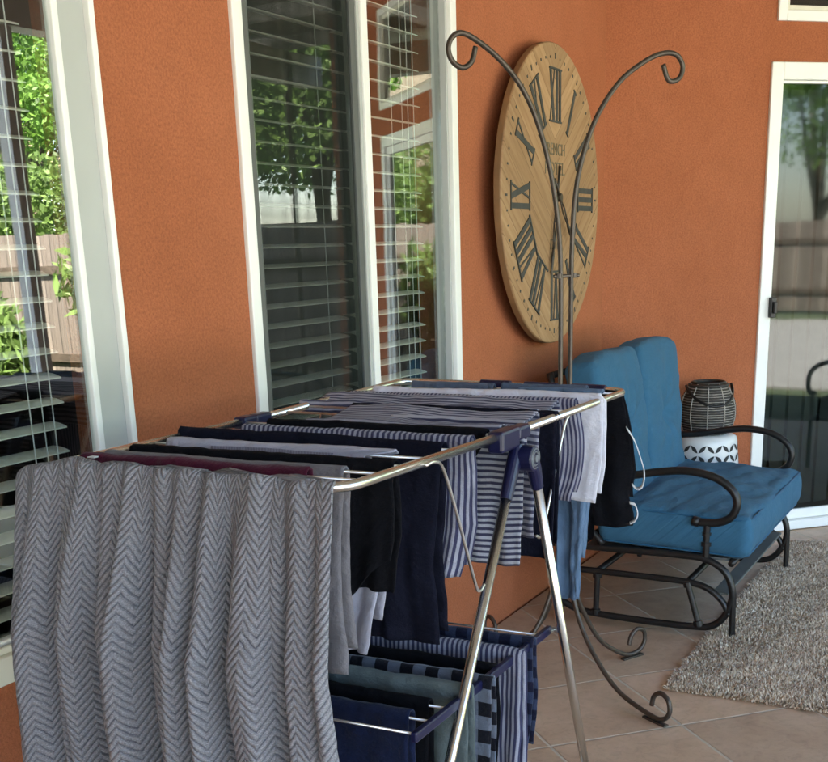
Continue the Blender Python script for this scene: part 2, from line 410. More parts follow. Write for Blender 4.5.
house=empty('stucco_house','orange stucco house wall with white framed windows, bending at the corner beside the clock','house',(CX,WY,0))
def wall_panel(name,M,x0,x1,z0,z1,ops,th,mat,parent):
    m=MB()
    xs=sorted({x0,x1,*[o[0] for o in ops],*[o[1] for o in ops]}); zs=sorted({z0,z1,*[o[2] for o in ops],*[o[3] for o in ops]})
    def hole(x,z): return any(o[0]<x<o[1] and o[2]<z<o[3] for o in ops)
    for a,b in zip(xs,xs[1:]):
        for c,d in zip(zs,zs[1:]):
            if hole((a+b)/2,(c+d)/2): continue
            m.add([M@Vector(p) for p in ((a,0,c),(b,0,c),(b,0,d),(a,0,d))],[(0,1,2,3)])
            m.add([M@Vector(p) for p in ((a,th,c),(b,th,c),(b,th,d),(a,th,d))],[(3,2,1,0)])
    def q(*p): m.add([M@Vector(v) for v in p],[(0,1,2,3)])
    for a,b,c,d in ops:
        q((a,0,c),(a,0,d),(a,th,d),(a,th,c)); q((b,0,d),(b,0,c),(b,th,c),(b,th,d))
        q((b,0,c),(a,0,c),(a,th,c),(b,th,c)); q((a,0,d),(b,0,d),(b,th,d),(a,th,d))
    q((x0,0,z0),(x0,0,z1),(x0,th,z1),(x0,th,z0)); q((x1,0,z1),(x1,0,z0),(x1,th,z0),(x1,th,z1))
    q((x0,0,z1),(x1,0,z1),(x1,th,z1),(x0,th,z1))
    return m.build(name,mat,parent)
def frame(m,M,xa,xb,za,zb,w,y0,y1,wb=None):
    wb=w if wb is None else wb
    m.box(xa,xa+w,y0,y1,za,zb,M); m.box(xb-w,xb,y0,y1,za,zb,M)
    m.box(xa+w,xb-w,y0,y1,zb-w,zb,M); m.box(xa+w,xb-w,y0,y1,za,za+wb,M); return m
TH=.16
W1o=(-.10,2.008,.65,2.78); W2o=(2.495,3.735,.65,2.78)
wall_panel('wall',M1,-5.5,CX,-.2,3.2,[W1o,W2o],TH,MT['stucco'],house)
Do=(.83,3.40,-.005,2.21); To=(.848,3.40,2.38,3.02)
wall_panel('wall',M2,0.0,4.8,-.2,3.2,[(Do[0],Do[1],.0,Do[3]),To],TH,MT['stucco'],house)
g=MB(); Mend=M2@Matrix.Translation((4.8,0,0))@Matrix.Rotation(PI/2,4,'Z'); 
g.box(0.001,5.0,-.002,TH,-.2,3.2,Mend); g.build('wall',MT['stucco'],house)
g=MB(); g.box(-3.76,-3.60,-.45,WY-.001,-.2,3.2); g.build('wall',MT['stucco'],house)  # unseen wing wall, added to block light coming from behind the camera
# dim rooms behind the glass
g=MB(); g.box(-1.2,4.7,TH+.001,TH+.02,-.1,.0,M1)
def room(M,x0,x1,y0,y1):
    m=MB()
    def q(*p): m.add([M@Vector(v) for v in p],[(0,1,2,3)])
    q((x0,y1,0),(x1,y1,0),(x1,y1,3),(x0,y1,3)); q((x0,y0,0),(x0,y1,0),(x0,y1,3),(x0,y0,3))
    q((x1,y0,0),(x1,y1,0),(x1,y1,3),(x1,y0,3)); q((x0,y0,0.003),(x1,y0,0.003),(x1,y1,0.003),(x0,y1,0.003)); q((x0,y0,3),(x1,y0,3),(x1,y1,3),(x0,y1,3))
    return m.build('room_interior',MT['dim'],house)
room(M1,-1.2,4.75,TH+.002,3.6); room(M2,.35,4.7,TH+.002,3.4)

def blind(M,xa,xb,za,zb,y,pitch=.0535,depth=.05,tilt=10):
    m=MB(); z=za
    T=math.radians(tilt)
    while z<zb:
        R_=M@Matrix.Translation((0,y,z))@Matrix.Rotation(T,4,'X')
        # slightly crowned slat
        n=5; vs=[]
        for k in range(n):
            t=k/(n-1)-.5
            for x in (xa,xb):
                vs.append(R_@Vector((x,t*depth,.003*(1-4*t*t))))
        for k in range(n):
            t=k/(n-1)-.5
            for x in (xa,xb):
                vs.append(R_@Vector((x,t*depth,.003*(1-4*t*t)-.0028)))
        fs=[]
        for k in range(n-1):
            fs.append((2*k,2*k+1,2*k+3,2*k+2)); b=2*n; fs.append((b+2*k,b+2*k+2,b+2*k+3,b+2*k+1))
        fs+= [(0,2*n,2*n+1,1),(2*n-2,2*n-1,4*n-1,4*n-2)]
        m.add(vs,fs); z+=pitch
    return m
# --- window one (nearest)
w=None
def sub(name,mb,mat,parent,**k): return mb.build(name,mat,parent,**k)
x0,x1,z0,z1=W1o
f=MB(); frame(f,M1,x0,x1,z0,z1,.017,-.018,.03); 
win=f.build('window',MT['vinyl'],house,bevel=.003)
tag(win,'wide window nearest the camera, behind the drying rack')
f=MB(); frame(f,M1,x0+.017,x1-.017,z0+.017,z1-.017,.078,-.003,.030,wb=.03); f.build('casing',MT['field'],win,bevel=.002)
f=MB(); frame(f,M1,x0+.095,x1-.095,z0+.047,z1-.095,.018,-.008,.016); f.build('bead',MT['vinyl'],win,bevel=.003)
f=MB(); f.box(x0-.02,x1+.02,-.045,-.0185,z0-.012,z0+.045,M1); f.box(x0-.005,x1+.005,-.0300,-.0182,z0+.0452,z0+.060,M1); f.build('sill',MT['sill'],win,bevel=.004)
f=MB(); f.box(x0+.1,x1-.1,.004,.008,z0+.05,z1-.1,M1); f.build('pane',MT['glass'],win)
blind(M1,x0+.12,x1-.125,z0+.08,z1-.12,.095).build('blind',MT['slat'],win,smooth=False)
f=MB()
for cx in (x1-.235,x1-.20,x1-.17,x1-1.1,x1-1.06): f.tube([M1@Vector((cx,.062,z)) for z in (z0+.07,z1-.1)],.0014,6)
f.build('cord',MT['cord'],win)
# --- window two
x0,x1,z0,z1=W2o
f=MB(); frame(f,M1,x0,x1,z0,z1,.042,-.012,.05); win=f.build('window',MT['vinyl'],house,bevel=.004)
tag(win,'two part sliding window beside the clock, screened on its left half')
for xa,xb in ((x0+.0425,x0+.054),(x1-.054,x1-.0425)):
    f=MB(); f.box(xa,xb,.004,.06,z0+.0425,z1-.0425,M1); f.build('track',MT['field'],win,bevel=.002)
XM=3.125
f=MB(); f.box(XM,XM+.036,-.004,.055,z0+.0425,z1-.0425,M1); f.build('mullion',MT['vinyl'],win,bevel=.003)
f=MB(); f.box(XM-.016,XM-.0005,.002,.05,z0+.0425,z1-.0425,M1); f.build('track',MT['field'],win,bevel=.002)
f=MB(); frame(f,M1,x0+.056,XM-.018,z0+.046,z1-.046,.03,.006,.018); scr=f.build('screen_frame',MT['screenframe'],win,bevel=.002)
f=MB(); f.add([M1@Vector(p) for p in ((x0+.08,.0125,z0+.07),(XM-.045,.0125,z0+.07),(XM-.045,.0125,z1-.07),(x0+.08,.0125,z1-.07))],[(0,1,2,3)]); f.build('screen',MT['screen'],scr)
f=MB(); f.box(x0+.055,XM-.017,.034,.040,z0+.045,z1-.045,M1); f.build('pane',MT['glass'],win)
f=MB(); f.box(XM+.037,x1-.055,.026,.032,z0+.045,z1-.045,M1); f.build('pane',MT['glass'],win)
blind(M1,x0+.06,XM+.0,z0+.07,z1-.07,.105).build('blind',MT['slat'],win)
blind(M1,XM+.045,x1-.10,z0+.07,z1-.07,.105).build('blind',MT['slat'],win)
f=MB()
for cx in (x0+.18,x0+.50,XM+.30,XM+.37,XM+.41,XM+.45): f.tube([M1@Vector((cx,.072,z)) for z in (z0+.07,z1-.1)],.0013,6)
f.build('cord',MT['cord'],win)
# --- sliding door and transom in the second wall
x0,x1,z0,z1=Do
f=MB(); f.box(x0,x0+.062,-.014,.05,.0,z1,M2); f.box(x1-.06,x1,-.014,.05,.0,z1,M2); f.box(x0+.062,x1-.06,-.014,.05,z1-.075,z1,M2)
door=f.build('sliding_door',MT['vinyl'],house,bevel=.005)
f=MB(); f.box(x0+.062,x1-.06,-.030,.055,.004,.050,M2); f.build('threshold',MT['vinyl'],door,bevel=.004)
f=MB(); frame(f,M2,x0+.063,x0+1.27,.052,z1-.076,.012,.004,.03,wb=.05); frame(f,M2,x0+1.275,x1-.061,.052,z1-.076,.05,.006,.04,wb=.07); f.build('door_panel_frame',MT['vinyl'],door,bevel=.003)
f=MB(); f.box(x0+.078,x0+1.255,.012,.018,.10,z1-.09,M2); f.build('pane',MT['doorglass'],door)
f=MB(); f.box(x0+1.328,x1-.113,.020,.026,.122,z1-.128,M2); f.build('pane',MT['doorglass'],door)
f=MB(); f.box(x0+.048,x0+.076,-.040,-.0145,1.075,1.170,M2); f.box(x0+.055,x0+.070,-.058,-.0405,1.095,1.150,M2); f.build('latch',MT['black_iron'],door,bevel=.003)
f=MB()
for k in range(26):
    a=x0+.10+k*.095; f.add([M2@Vector(p) for p in ((a,.12,.10),(a+.088,.135,.10),(a+.088,.135,z1-.1),(a,.12,z1-.1))],[(0,1,2,3)])
f.build('vertical_blind',MT['dim2'],door,solid=.001)
x0,x1,z0,z1=To
f=MB(); frame(f,M2,x0,x1,z0,z1,.045,-.014,.05); win=f.build('window',MT['vinyl'],house,bevel=.004)
tag(win,'small high window above the glass door')
f=MB(); frame(f,M2,x0+.046,x1-.046,z0+.046,z1-.046,.022,.005,.04); f.build('sash',MT['sill'],win,bevel=.003)
f=MB(); f.box(x0+.069,x1-.069,.018,.024,z0+.069,z1-.069,M2); f.build('pane',MT['glass'],win)
rebase(house)

cover=empty('patio_cover','covered patio roof on white posts over the tiled terrace','patio roof',(2,-2.35,0))
g=MB(); g.box(-6,9.6,-2.9,5.5,3.201,3.32); g.build('roof_panel',MT['ceil'],cover)
g=MB(); g.box(-6,9.6,-2.45,-2.27,2.86,3.10); g.build('beam',MT['white'],cover)
for k in range(14):
    g=MB(); g.box(-5.6+k*1.12,-5.6+k*1.12+.07,-2.95,1.70,3.10,3.20); g.build('rafter',MT['white'],cover)
for px in (-4.5,-1.3,5.85):
    g=MB(); g.box(px-.05,px+.05,-2.41,-2.31,0.0,2.86); g.build('post',MT['white'],cover)
rebase(cover)

# ================================================================== WALL CLOCK
CC=Vector((4.462,1.750,1.620)); CRAD=.550
clock=empty('wall_clock','giant round wooden wall clock with roman numerals hanging on the orange wall','clock',CC); clock.rotation_euler=(0,0,math.radians(1.4))
g=MB()
prof=[(CRAD-.004,.0),(CRAD,.004),(CRAD,.028),(CRAD-.004,.032)]
def disc(m,R0,ya,yb,n=128):
    vs=[]
    for (r,y) in ((R0-.003,ya),(R0,ya+.003),(R0,yb-.003),(R0-.003,yb)):
        for k in range(n):
            a=2*PI*k/n; vs.append((r*math.cos(a),y,r*math.sin(a)))
    fs=[tuple(range(n)),tuple(3*n+k for k in range(n-1,-1,-1))]
    for i in range(3):
        for k in range(n): fs.append((i*n+(k+1)%n,i*n+k,(i+1)*n+k,(i+1)*n+(k+1)%n))
    m.add(vs,fs); return m
disc(g,CRAD,-.030,-.004); face=g.build('clock_face',MT['clockwood'],clock)
g=MB(); disc(g,CRAD+.0015,-.0265,.000); g.build('rim',MT['clockedge'],clock)
g=MB(); g.box(-.2,.2,.0002,.0405,-.2,.2); g.build('mount',MT['clockedge'],clock)
def stroke(m,p,q,w,O,ax,ra,lay,w2=None):
    """flat bar from p to q in the numeral frame (across, radial)"""
    w2=w if w2 is None else w2
    a=Vector(p); b=Vector(q); yb=-.0302; yf=-.0318-lay*.00035
    P=[(a.x-w/2,a.y),(a.x+w/2,a.y),(b.x+w2/2,b.y),(b.x-w2/2,b.y)]
    def W(c,y): v=O+ax*c[0]+ra*c[1]; return (v.x,y,v.z)
    vs=[W(c,yf) for c in P]+[W(c,yb) for c in P]
    m.add(vs,[(0,1,2,3),(7,6,5,4)]+[((i+1)%4,i,4+i,4+(i+1)%4) for i in range(4)])
def numeral(txt,deg):
    th=math.radians(deg); ra=Vector((math.sin(th),0,math.cos(th))); ax=Vector((math.cos(th),0,-math.sin(th)))
    h=.192; r0=.272; O=ra*r0; m=MB()
    W={'I':.034,'V':.066,'X':.070}; tot=sum(W[c] for c in txt); x=-tot/2; lay=0
    for c in txt:
        w=W[c]; cx=x+w/2; lay+=1
        if c=='I': stroke(m,(cx,0),(cx,h),.020,O,ax,ra,lay)
        if c=='V':
            stroke(m,(cx+.001,0),(x+.014,h),.016,O,ax,ra,lay,.022); stroke(m,(cx+.004,0),(x+w-.008,h),.007,O,ax,ra,lay+1,.008)
        if c=='X':
            stroke(m,(x+w-.014,0),(x+.014,h),.022,O,ax,ra,lay); stroke(m,(x+.010,0),(x+w-.010,h),.008,O,ax,ra,lay+1)
        lay+=1; x+=w
    s0=-tot/2; 
    for yy in (0.0,h-.007): stroke(m,(0,yy),(0,yy+.007),tot-.002 if txt[0]!='V' or len(txt)>1 else tot*(.35 if yy==0 else 1),O,ax,ra,lay+2)
    return m
NUM=['XII','I','II','III','IV','V','VI','VII','VIII','IX','X','XI']
for i,t in enumerate(NUM): numeral(t,30*i).build('numeral',MT['ink'],clock)
g=MB()
for k in range(60):
    th=2*PI*k/60; ra=Vector((math.sin(th),0,math.cos(th))); ax=Vector((math.cos(th),0,-math.sin(th)))
    L=.020 if k%5==0 else .009; W_=.008 if k%5==0 else .007
    stroke(g,(0,.495),(0,.495+L),W_,Vector((0,0,0)),ax,ra,0)
g.build('minute_marks',MT['ink'],clock)
def text(body,size,loc,rot,mat,name,parent,ext=.0008,sx=1):
    cu=bpy.data.curves.new(name,'FONT'); cu.body=body; cu.size=size; cu.extrude=ext; cu.align_x='CENTER'; cu.align_y='CENTER'
    o=bpy.data.objects.new(name,cu); COL.objects.link(o); bpy.context.view_layer.update()
    me=bpy.data.meshes.new_from_object(o.evaluated_get(bpy.context.evaluated_depsgraph_get()))
    bpy.data.objects.remove(o); me.materials.clear(); me.materials.append(mat)
    t=bpy.data.objects.new(name,me); COL.objects.link(t); t.location=loc; t.rotation_euler=rot; t.scale=(sx,1,1); t.parent=parent
    return t
text('FRENCH',.062,(.0,-.0312,.175),(PI/2,0,0),MT['ink2'],'lettering',clock,sx=1.0)
text('HOTEL',.066,(.0,-.0312,.105),(PI/2,0,0),MT['ink2'],'lettering',clock,sx=1.1)
text('1776',.055,(-.005,-.0312,-.175),(PI/2,0,0),MT['ink2'],'lettering',clock)
def hand(deg,L,tail,y,w):
    th=math.radians(deg); ra=Vector((math.sin(th),0,math.cos(th))); ax=Vector((math.cos(th),0,-math.sin(th)))
    m=MB()
    def seg(a,b,r): m.tube([Vector((0,y,0))+ax*a[0]+ra*a[1],Vector((0,y,0))+ax*b[0]+ra*b[1]],r,8)
    # open lozenge blade, solid tip, short tail
    mid=L*.62
    seg((0,0),(w,mid*.5),.0032); seg((w,mid*.5),(.003,mid),.0032); seg((0,0),(-w,mid*.5),.0032); seg((-w,mid*.5),(-.003,mid),.0032)
    m.tube([Vector((0,y,0))+ra*t for t in (mid-.01,mid+.03,L*.9,L)],[.004,.0075,.005,.001],8)
    m.tube([Vector((0,y,0))-ra*t for t in (0,tail)],[.004,.006],8)
    return m
hand(193,.315,.12,-.0415,.012).build('minute_hand',MT['handmetal'],clock,smooth=True)
hand(137,.215,.09,-.0525,.012).build('hour_hand',MT['handmetal'],clock,smooth=True)
g=MB(); g.tube([(0,-.029,0),(0,-.060,0)],.016,20); g.build('hub',MT['handmetal'],clock,bevel=.002)

# ================================================================== PLANT STAND (shepherd hooks)
PO=Vector((3.55,1.33,0)); PD=Vector((.83,-.56,0)).normalized()
stand=empty('plant_stand','tall bronze double shepherd hook plant stand on scrolled feet in front of the clock','plant stand',PO)
def pw(l): return [PO+PD*a+Vector((0,0,b)) for a,b in l]
LH=[(-.018,.42),(-.018,.80),(-.018,1.046),(-.018,1.279),(-.022,1.431),(-.038,1.563),(-.068,1.693),(-.116,1.818),(-.175,1.907),(-.247,1.971),(-.321,2.014),(-.367,2.028),(-.397,2.014),(-.409,1.984),(-.395,1.952),(-.362,1.938),(-.332,1.956),(-.319,1.994)]
RH=[(.020,.42),(.020,.80),(.020,1.043),(.021,1.278),(.023,1.429),(.034,1.590),(.064,1.712),(.117,1.825),(.199,1.921),(.294,1.981),(.364,2.006),(.416,2.004),(.444,1.973),(.431,1.937),(.390,1.929),(.365,1.974)]
g=MB(); g.tube(catmull(pw(LH),8),.0078,12); g.build('hook_rod',MT['iron'],stand,smooth=True)
g=MB(); g.tube(catmull(pw(RH),8),.0078,12); g.build('hook_rod',MT['iron'],stand,smooth=True)
g=MB(); g.tube(pw([(-.045,1.352),(.05,1.352)]),.0055,10)
g.tube(pw([(-.028,1.345),(-.028,1.36)]),.011,10); g.tube(pw([(.030,1.345),(.030,1.36)]),.011,10); g.build('tie_clamp',MT['iron'],stand)
g=MB(); g.tube(pw([(0.001,.38),(0.001,.52)]),.030,16); g.build('collar',MT['iron'],stand,bevel=.004)
for (fx,fy) in ((3.306,.93),(3.852,1.176),(3.79,1.70),(3.25,1.56)):
    e=Vector((fx,fy,0))-PO; L=e.length; dd=e.normalized()
    pts=[(.022,.50),(.026,.42),(.05,.32),(.10,.215),(.19,.115),(.30 if L>.4 else L*.75,.045),(L-.02,.016),(L+.035,.022),(L+.062,.052),(L+.055,.090),(L+.022,.104),(L-.008,.085),(L-.018,.052)]
    if L<.4: pts[4]=(L*.5,.11)
    g=MB(); g.tube(catmull([PO+dd*a+Vector((0,0,b)) for a,b in pts],8),.0080,12); ft=g.build('scroll_foot',MT['iron'],stand,smooth=True)
    pr=Vector((-dd.y,dd.x,0)); c=PO+dd*L
    g=MB(); Mx=Matrix.Translation((c.x,c.y,.003))@Matrix.Rotation(math.atan2(dd.y,dd.x)+.0,4,'Z'); g.box(-.05,.05,-.010,.010,-.0025,.004,Mx); g.build('foot_plate',MT['iron'],ft,bevel=.001)
rebase(stand)

# ================================================================== LOVESEAT GLIDER
def rbox(a,b,c,r,n=14,disp=None,M=None,uvs=1.0):
    """rounded box, half sizes a,b,c; disp(p, nrm) -> offset"""
    m=MB(); key={}; vs=[]; fs=[]; uv=[]
    ax=[(0,1,2),(1,2,0),(2,0,1)]; H_=(a,b,c)
    for k,(i,j,w) in enumerate(ax):
        ni=max(4,int(n*H_[i]/max(H_))); nj=max(4,int(n*H_[j]/max(H_)))
        for sgn in (-1,1):
            ids={}
            for p in range(ni+1):
                for q in range(nj+1):
                    # denser towards the edges
                    u=math.sin((p/ni-.5)*PI)*.35+(p/ni-.5)*2*.65; v=math.sin((q/nj-.5)*PI)*.35+(q/nj-.5)*2*.65
                    P=[0,0,0]; P[i]=u*H_[i]; P[j]=v*H_[j]; P[w]=sgn*H_[w]; P=Vector(P)
                    Q=Vector([max(-H_[t]+r,min(H_[t]-r,P[t])) for t in range(3)]); N_=(P-Q)
                    N_=N_.normalized() if N_.length>1e-9 else Vector([sgn if t==w else 0 for t in range(3)])
                    X=Q+N_*r; kk=tuple(round(t,5) for t in X)
                    if kk not in key:
                        key[kk]=len(vs); Y=X+(disp(X,N_) if disp else Vector((0,0,0))); vs.append(M@Y if M is not None else Y); uv.append((X[0]*uvs,(X[1]+X[2])*uvs))
                    ids[p,q]=key[kk]
            for p in range(ni):
                for q in range(nj):
                    F=[ids[p,q],ids[p+1,q],ids[p+1,q+1],ids[p,q+1]]
                    if sgn<0: F=F[::-1]
                    F=[x for t,x in enumerate(F) if x!=F[t-1]]
                    if len(set(F))>=3: fs.append(tuple(F))
    m.add(vs,fs,uv); return m
seat=empty('loveseat_glider','patio loveseat glider with teal blue cushions and a dark tubular frame, against the orange wall','loveseat',(4.69,1.2,0))
LX0,LX1=4.165,5.215
def seat_disp(X,N_):
    u=X.x/.516; v=X.y/.285
    d=.024*(1-u*u)*(1-v*v)*(1 if X.z>0 else .3)*abs(N_.z)+.012*(1-(X.z/.076)**2)*(1-abs(N_.z))
    w=noise.noise(Vector((X.x*5+3,X.y*12,1)))*.012+noise.noise(Vector((X.x*10,X.y*26+7,2)))*.005
    w+=.008*abs(math.sin(X.x*9+X.y*22+2*noise.noise(Vector((X.x*3,X.y*3,0)))))*(1 if X.z>0 else 0)
    if abs(N_.z)<.5: w=noise.noise(Vector((X.x*7,X.y*7,X.z*12)))*.006
    return N_*(d+w*.9)
Ms=Matrix.Translation((4.69,1.135,.402))@Matrix.Rotation(math.radians(2.0),4,'X')
cu=rbox(.516,.285,.076,.030,90,seat_disp,Ms).build('seat_cushion',MT['blue'],seat,smooth=True)
def rrect(a,b,r,n=6):
    P=[]
    for cx,cy,a0 in ((a-r,b-r,0),(-a+r,b-r,PI/2),(-a+r,-b+r,PI),(a-r,-b+r,1.5*PI)):
        for k in range(n+1):
            t=a0+PI/2*k/n; P.append((cx+r*math.cos(t),cy+r*math.sin(t)))
    return P
for zz in (.068,-.066):
    g=MB(); g.tube([Ms@Vector((x*1.0,y,zz)) for x,y in rrect(.514,.283,.040)],.0042,6,closed=True); g.build('piping',MT['bluepipe'],cu,smooth=True)
def back_disp(seed):
    def f(X,N_):
        u=X.x/.255; v=X.z/.30; s=1 if X.y<0 else .4
        bul=.024*(1-u*u)*(1-v*v)*abs(N_.y)*s
        r=math.hypot(X.x,(X.z-.0)*1.0)
        bul-=.040*math.exp(-(r/.055)**2)*abs(N_.y)*s
        ang=math.atan2(X.z,X.x)
        w=.007*math.sin(ang*7+seed)*math.exp(-((r-.12)/.10)**2)
        w+=noise.noise(Vector((X.x*6+seed*3,X.z*7,seed)))*.013+noise.noise(Vector((X.x*7+seed,X.z*22,seed+4)))*.005
        # corners pull in, sag at the bottom
        wv=-.004*max(0,v)*u*u
        return N_*(bul+w)+Vector((0,0,wv+ .018*max(0,v)*(1-u*u)+.012*noise.noise(Vector((X.x*5,seed,0)))*(v>0)))
    return f
for i,cx in enumerate((4.400,4.925)):
    Mb=Matrix.Translation((cx,1.452,.728))@Matrix.Rotation(math.radians(-8+i*1.5),4,'X')@Matrix.Rotation(math.radians((-2,2.5)[i]),4,'Y')
    bc=rbox(.264,.068,.306,.034,64,back_disp(2.3+i*5.1),Mb).build('back_cushion',MT['blue'],seat,smooth=True)
def yz(x,l,k=8): return catmull([(x,a,b) for a,b in l],k)
BR=.0135
for sx,x in ((0,LX0),(1,LX1)):
    # arm: comes forward from the backrest, rolls over and curls back under itself
    g=MB(); g.tube(yz(x,[(1.60,.60),(1.45,.597),(1.31,.605),(1.18,.628),(1.08,.636),(.98,.618),(.915,.575),(.895,.525),(.915,.475),(.965,.450),(1.035,.448)]),.0150,14); g.tube([(x,1.03,.448),(x,1.055,.452)],.019,12)
    arm=g.build('armrest',MT['black_iron'],seat,smooth=True)
    g=MB(); g.tube([(x,1.0,.318),(x,1.0,.44)],.0125,12); g.tube([(x,1.0,.36),(x,1.0,.375)],.019,12); g.tube([(x,1.0,.40),(x,1.0,.412)],.017,12); g.build('arm_post',MT['black_iron'],seat,smooth=False)
    # base loop
    g=MB(); g.tube(yz(x,[(1.62,.318),(1.50,.316),(1.30,.316),(1.10,.316),(1.00,.308),(.925,.265),(.895,.185),(.915,.105),(.965,.052),(1.05,.040),(1.25,.040),(1.48,.052),(1.58,.09)]),BR,14); g.build('base_loop',MT['black_iron'],seat,smooth=True)
    g=MB(); g.tube(yz(x,[(1.55,.222),(1.40,.220),(1.20,.218),(1.06,.213),(.985,.195),(.93,.150),(.905,.10)]),.0125,14); g.build('glider_rail',MT['black_iron'],seat,smooth=True)
    for (ya,yb) in ((1.065,1.015),(1.42,1.425)):
        g=MB(); g.tube([(x,ya,.213),(x,ya*.9+yb*.1,.196),(x,ya*.9+yb*.1,.195),(x,ya*.12+yb*.88,.066),(x,ya*.12+yb*.88,.065),(x,yb,.045)],[.018,.018,.0118,.0118,.018,.018],12)
        g.build('glider_link',MT['black_iron'],seat)
    g=MB(); g.tube([(x,.893,.19),(x,.890,.006)],.0120,12); g.tube([(x,.890,.0),(x,.890,.012)],.0150,12); g.build('leg',MT['black_iron'],seat)
    g=MB(); g.tube([(x,1.56,.30),(x,1.57,.006)],.0120,12); g.build('leg',MT['black_iron'],seat)
    g=MB(); g.tube(yz(x,[(1.40,.33),(1.50,.45),(1.56,.65),(1.62,.98)]),.0125,12); g.build('back_post',MT['black_iron'],seat,smooth=True)
for yy,zz,nm in ((.905,.300,'seat_rail'),(1.50,.318,'seat_rail'),(1.62,.97,'back_rail'),(1.065,.213,'cross_brace'),(1.42,.22,'cross_brace')):
    g=MB(); g.tube([(LX0,yy,zz),(LX1,yy,zz)],.0128,12); g.build(nm,MT['black_iron'],seat,smooth=True)
g=MB(); g.box(LX0+.014,LX1-.014,.92,1.48,.306,.315); g.build('seat_deck',MT['strap'],seat)
g=MB(); g.box(LX0+.013,LX1-.013,.915,.975,.172,.181); g.build('stretcher',MT['strap'],seat,bevel=.003)
rebase(seat)

# ================================================================== GARDEN STOOL + LANTERN
SX,SY=5.425,1.325
stool=empty('garden_stool','white ceramic drum stool with a pierced leaf pattern, behind the far arm of the loveseat','stool',(SX,SY,0))
g=MB(); prof=[(.120,.0),(.135,.012),(.138,.04),(.150,.12),(.158,.22),(.160,.29),(.158,.36),(.150,.46),(.143,.525),(.142,.545),(.136,.563),(.120,.573),(.06,.577),(.001,.578)]
g.lathe(prof,(SX,SY,0),64); drum=g.build('drum',MT['ceramic'],stool,smooth=True)
g=MB()
def rad(z):
    for (r0,a),(r1,b) in zip(prof,prof[1:]):
        if a<=z<=b and b>a: return r0+(r1-r0)*(z-a)/(b-a)
    return .15
NC=12; cell=.068
for row in range(6):
    for k in range(NC*2):
        zc=.520-row*.0465; th=2*PI*(k+.5)/(NC*2)
        sg=1 if (k+row)%2==0 else -1
        pts=[]; n=8; L=.0245; Wd=.0088
        for q in range(2*n):
            t=q/n if q<n else (2*n-q)/n; side=1 if q<n else -1
            if q==n: t=1
            l=(t-.5)*2*L; w=side*Wd*math.sin(PI*t)
            du=(l+sg*0)*.7071-w*.7071*1; dz=(l*.7071+w*.7071)
            du*=sg
            r=rad(zc+dz)+.0012; a=th+du/r; pts.append((SX+r*math.cos(a),SY+r*math.sin(a),zc+dz))
        g.add(pts,[tuple(range(len(pts)))])
g.build('cutout_shade',MT['holeshade'],drum)  # no real holes: dark lens plates on the drum stand for their shade
rebase(stool)
LZ=.5785
lan=empty('lantern','dark woven wicker lantern with a black loop handle, standing on the white stool','lantern',(SX,SY,LZ))
def lrad(z):   # z 0..0.235
    t=z/.235
    return .088+.045*math.sin(PI*min(1,(t*.93+.07)))**.8 - .014*t
g=MB(); g.lathe([(lrad(k*.235/16)-.008,k*.235/16) for k in range(17)],(SX,SY,LZ),40,caps=False); g.lathe([(.001,.004),(lrad(.004)-.009,.004)],(SX,SY,LZ),40,caps=False); g.build('liner',MT['wicker'],lan,smooth=True,solid=.003)
def ring(m,z,r,rr,n=48,wob=.0): m.tube([(SX+(r+wob*math.sin(k*1.7+z*90))*math.cos(2*PI*k/n),SY+(r+wob*math.sin(k*1.7+z*90))*math.sin(2*PI*k/n),LZ+z) for k in range(n)],rr,6,closed=True)
g=MB(); 
for k in range(19): ring(g,.010+k*.0115,lrad(.010+k*.0115),.0042,wob=.0012)
g.build('weave',MT['wicker'],lan,smooth=True)
g=MB()
for k in range(18): ring(g,.0158+k*.0115,lrad(.0158+k*.0115)-.001,.0019,wob=.0014)
g.build('weave',MT['wickerlight'],lan,smooth=True)
g=MB()
for k in range(10):
    a=2*PI*k/10+.25; g.tube([(SX+(lrad(z)+.004)*math.cos(a),SY+(lrad(z)+.004)*math.sin(a),LZ+z) for z in [j*.228/12+.004 for j in range(13)]],.0026,6)
g.build('rib',MT['wickerlight'],lan,smooth=True)
g=MB(); ring(g,.222,lrad(.222)+.001,.0085); ring(g,.234,lrad(.234)-.002,.006); g.build('neck_band',MT['wicker'],lan,smooth=True)
g=MB(); hp=[]
for k in range(25):
    t=k/24; a=math.radians(20+ (t)*-0); 
    ang=-1.15+PI*0; th=PI*t
    # loop hanging in front of the basket, pivoting at the rim on both sides
    side=Vector((.55,-.83,0)); frontv=Vector((-.83,-.55,0))
    R=.108
    p=Vector((SX,SY,LZ+.222))+side*(-math.cos(th)*R)+frontv*(math.sin(th)*.125)+Vector((0,0,-math.sin(th)*.085))
    hp.append(p)
g.tube(hp,.0068,10); g.build('handle',MT['black_iron'],lan,smooth=True)
rebase(lan)

# ================================================================== RUG
RX0,RX1,RY0,RY1=3.575,5.74,-.75,.985
rug=empty('shag_rug','shaggy oatmeal and brown rug on the tiles in front of the loveseat','rug',((RX0+RX1)/2,(RY0+RY1)/2,0))
g=MB(); g.box(RX0+.03,RX1-.03,RY0+.03,RY1-.03,.003,.012); g.build('rug_backing',MT['rugbase'],rug)
N=300000
px=rng.uniform(RX0+.006,RX1-.006,N); py=rng.uniform(max(RY0,-.75),RY1-.006,N)
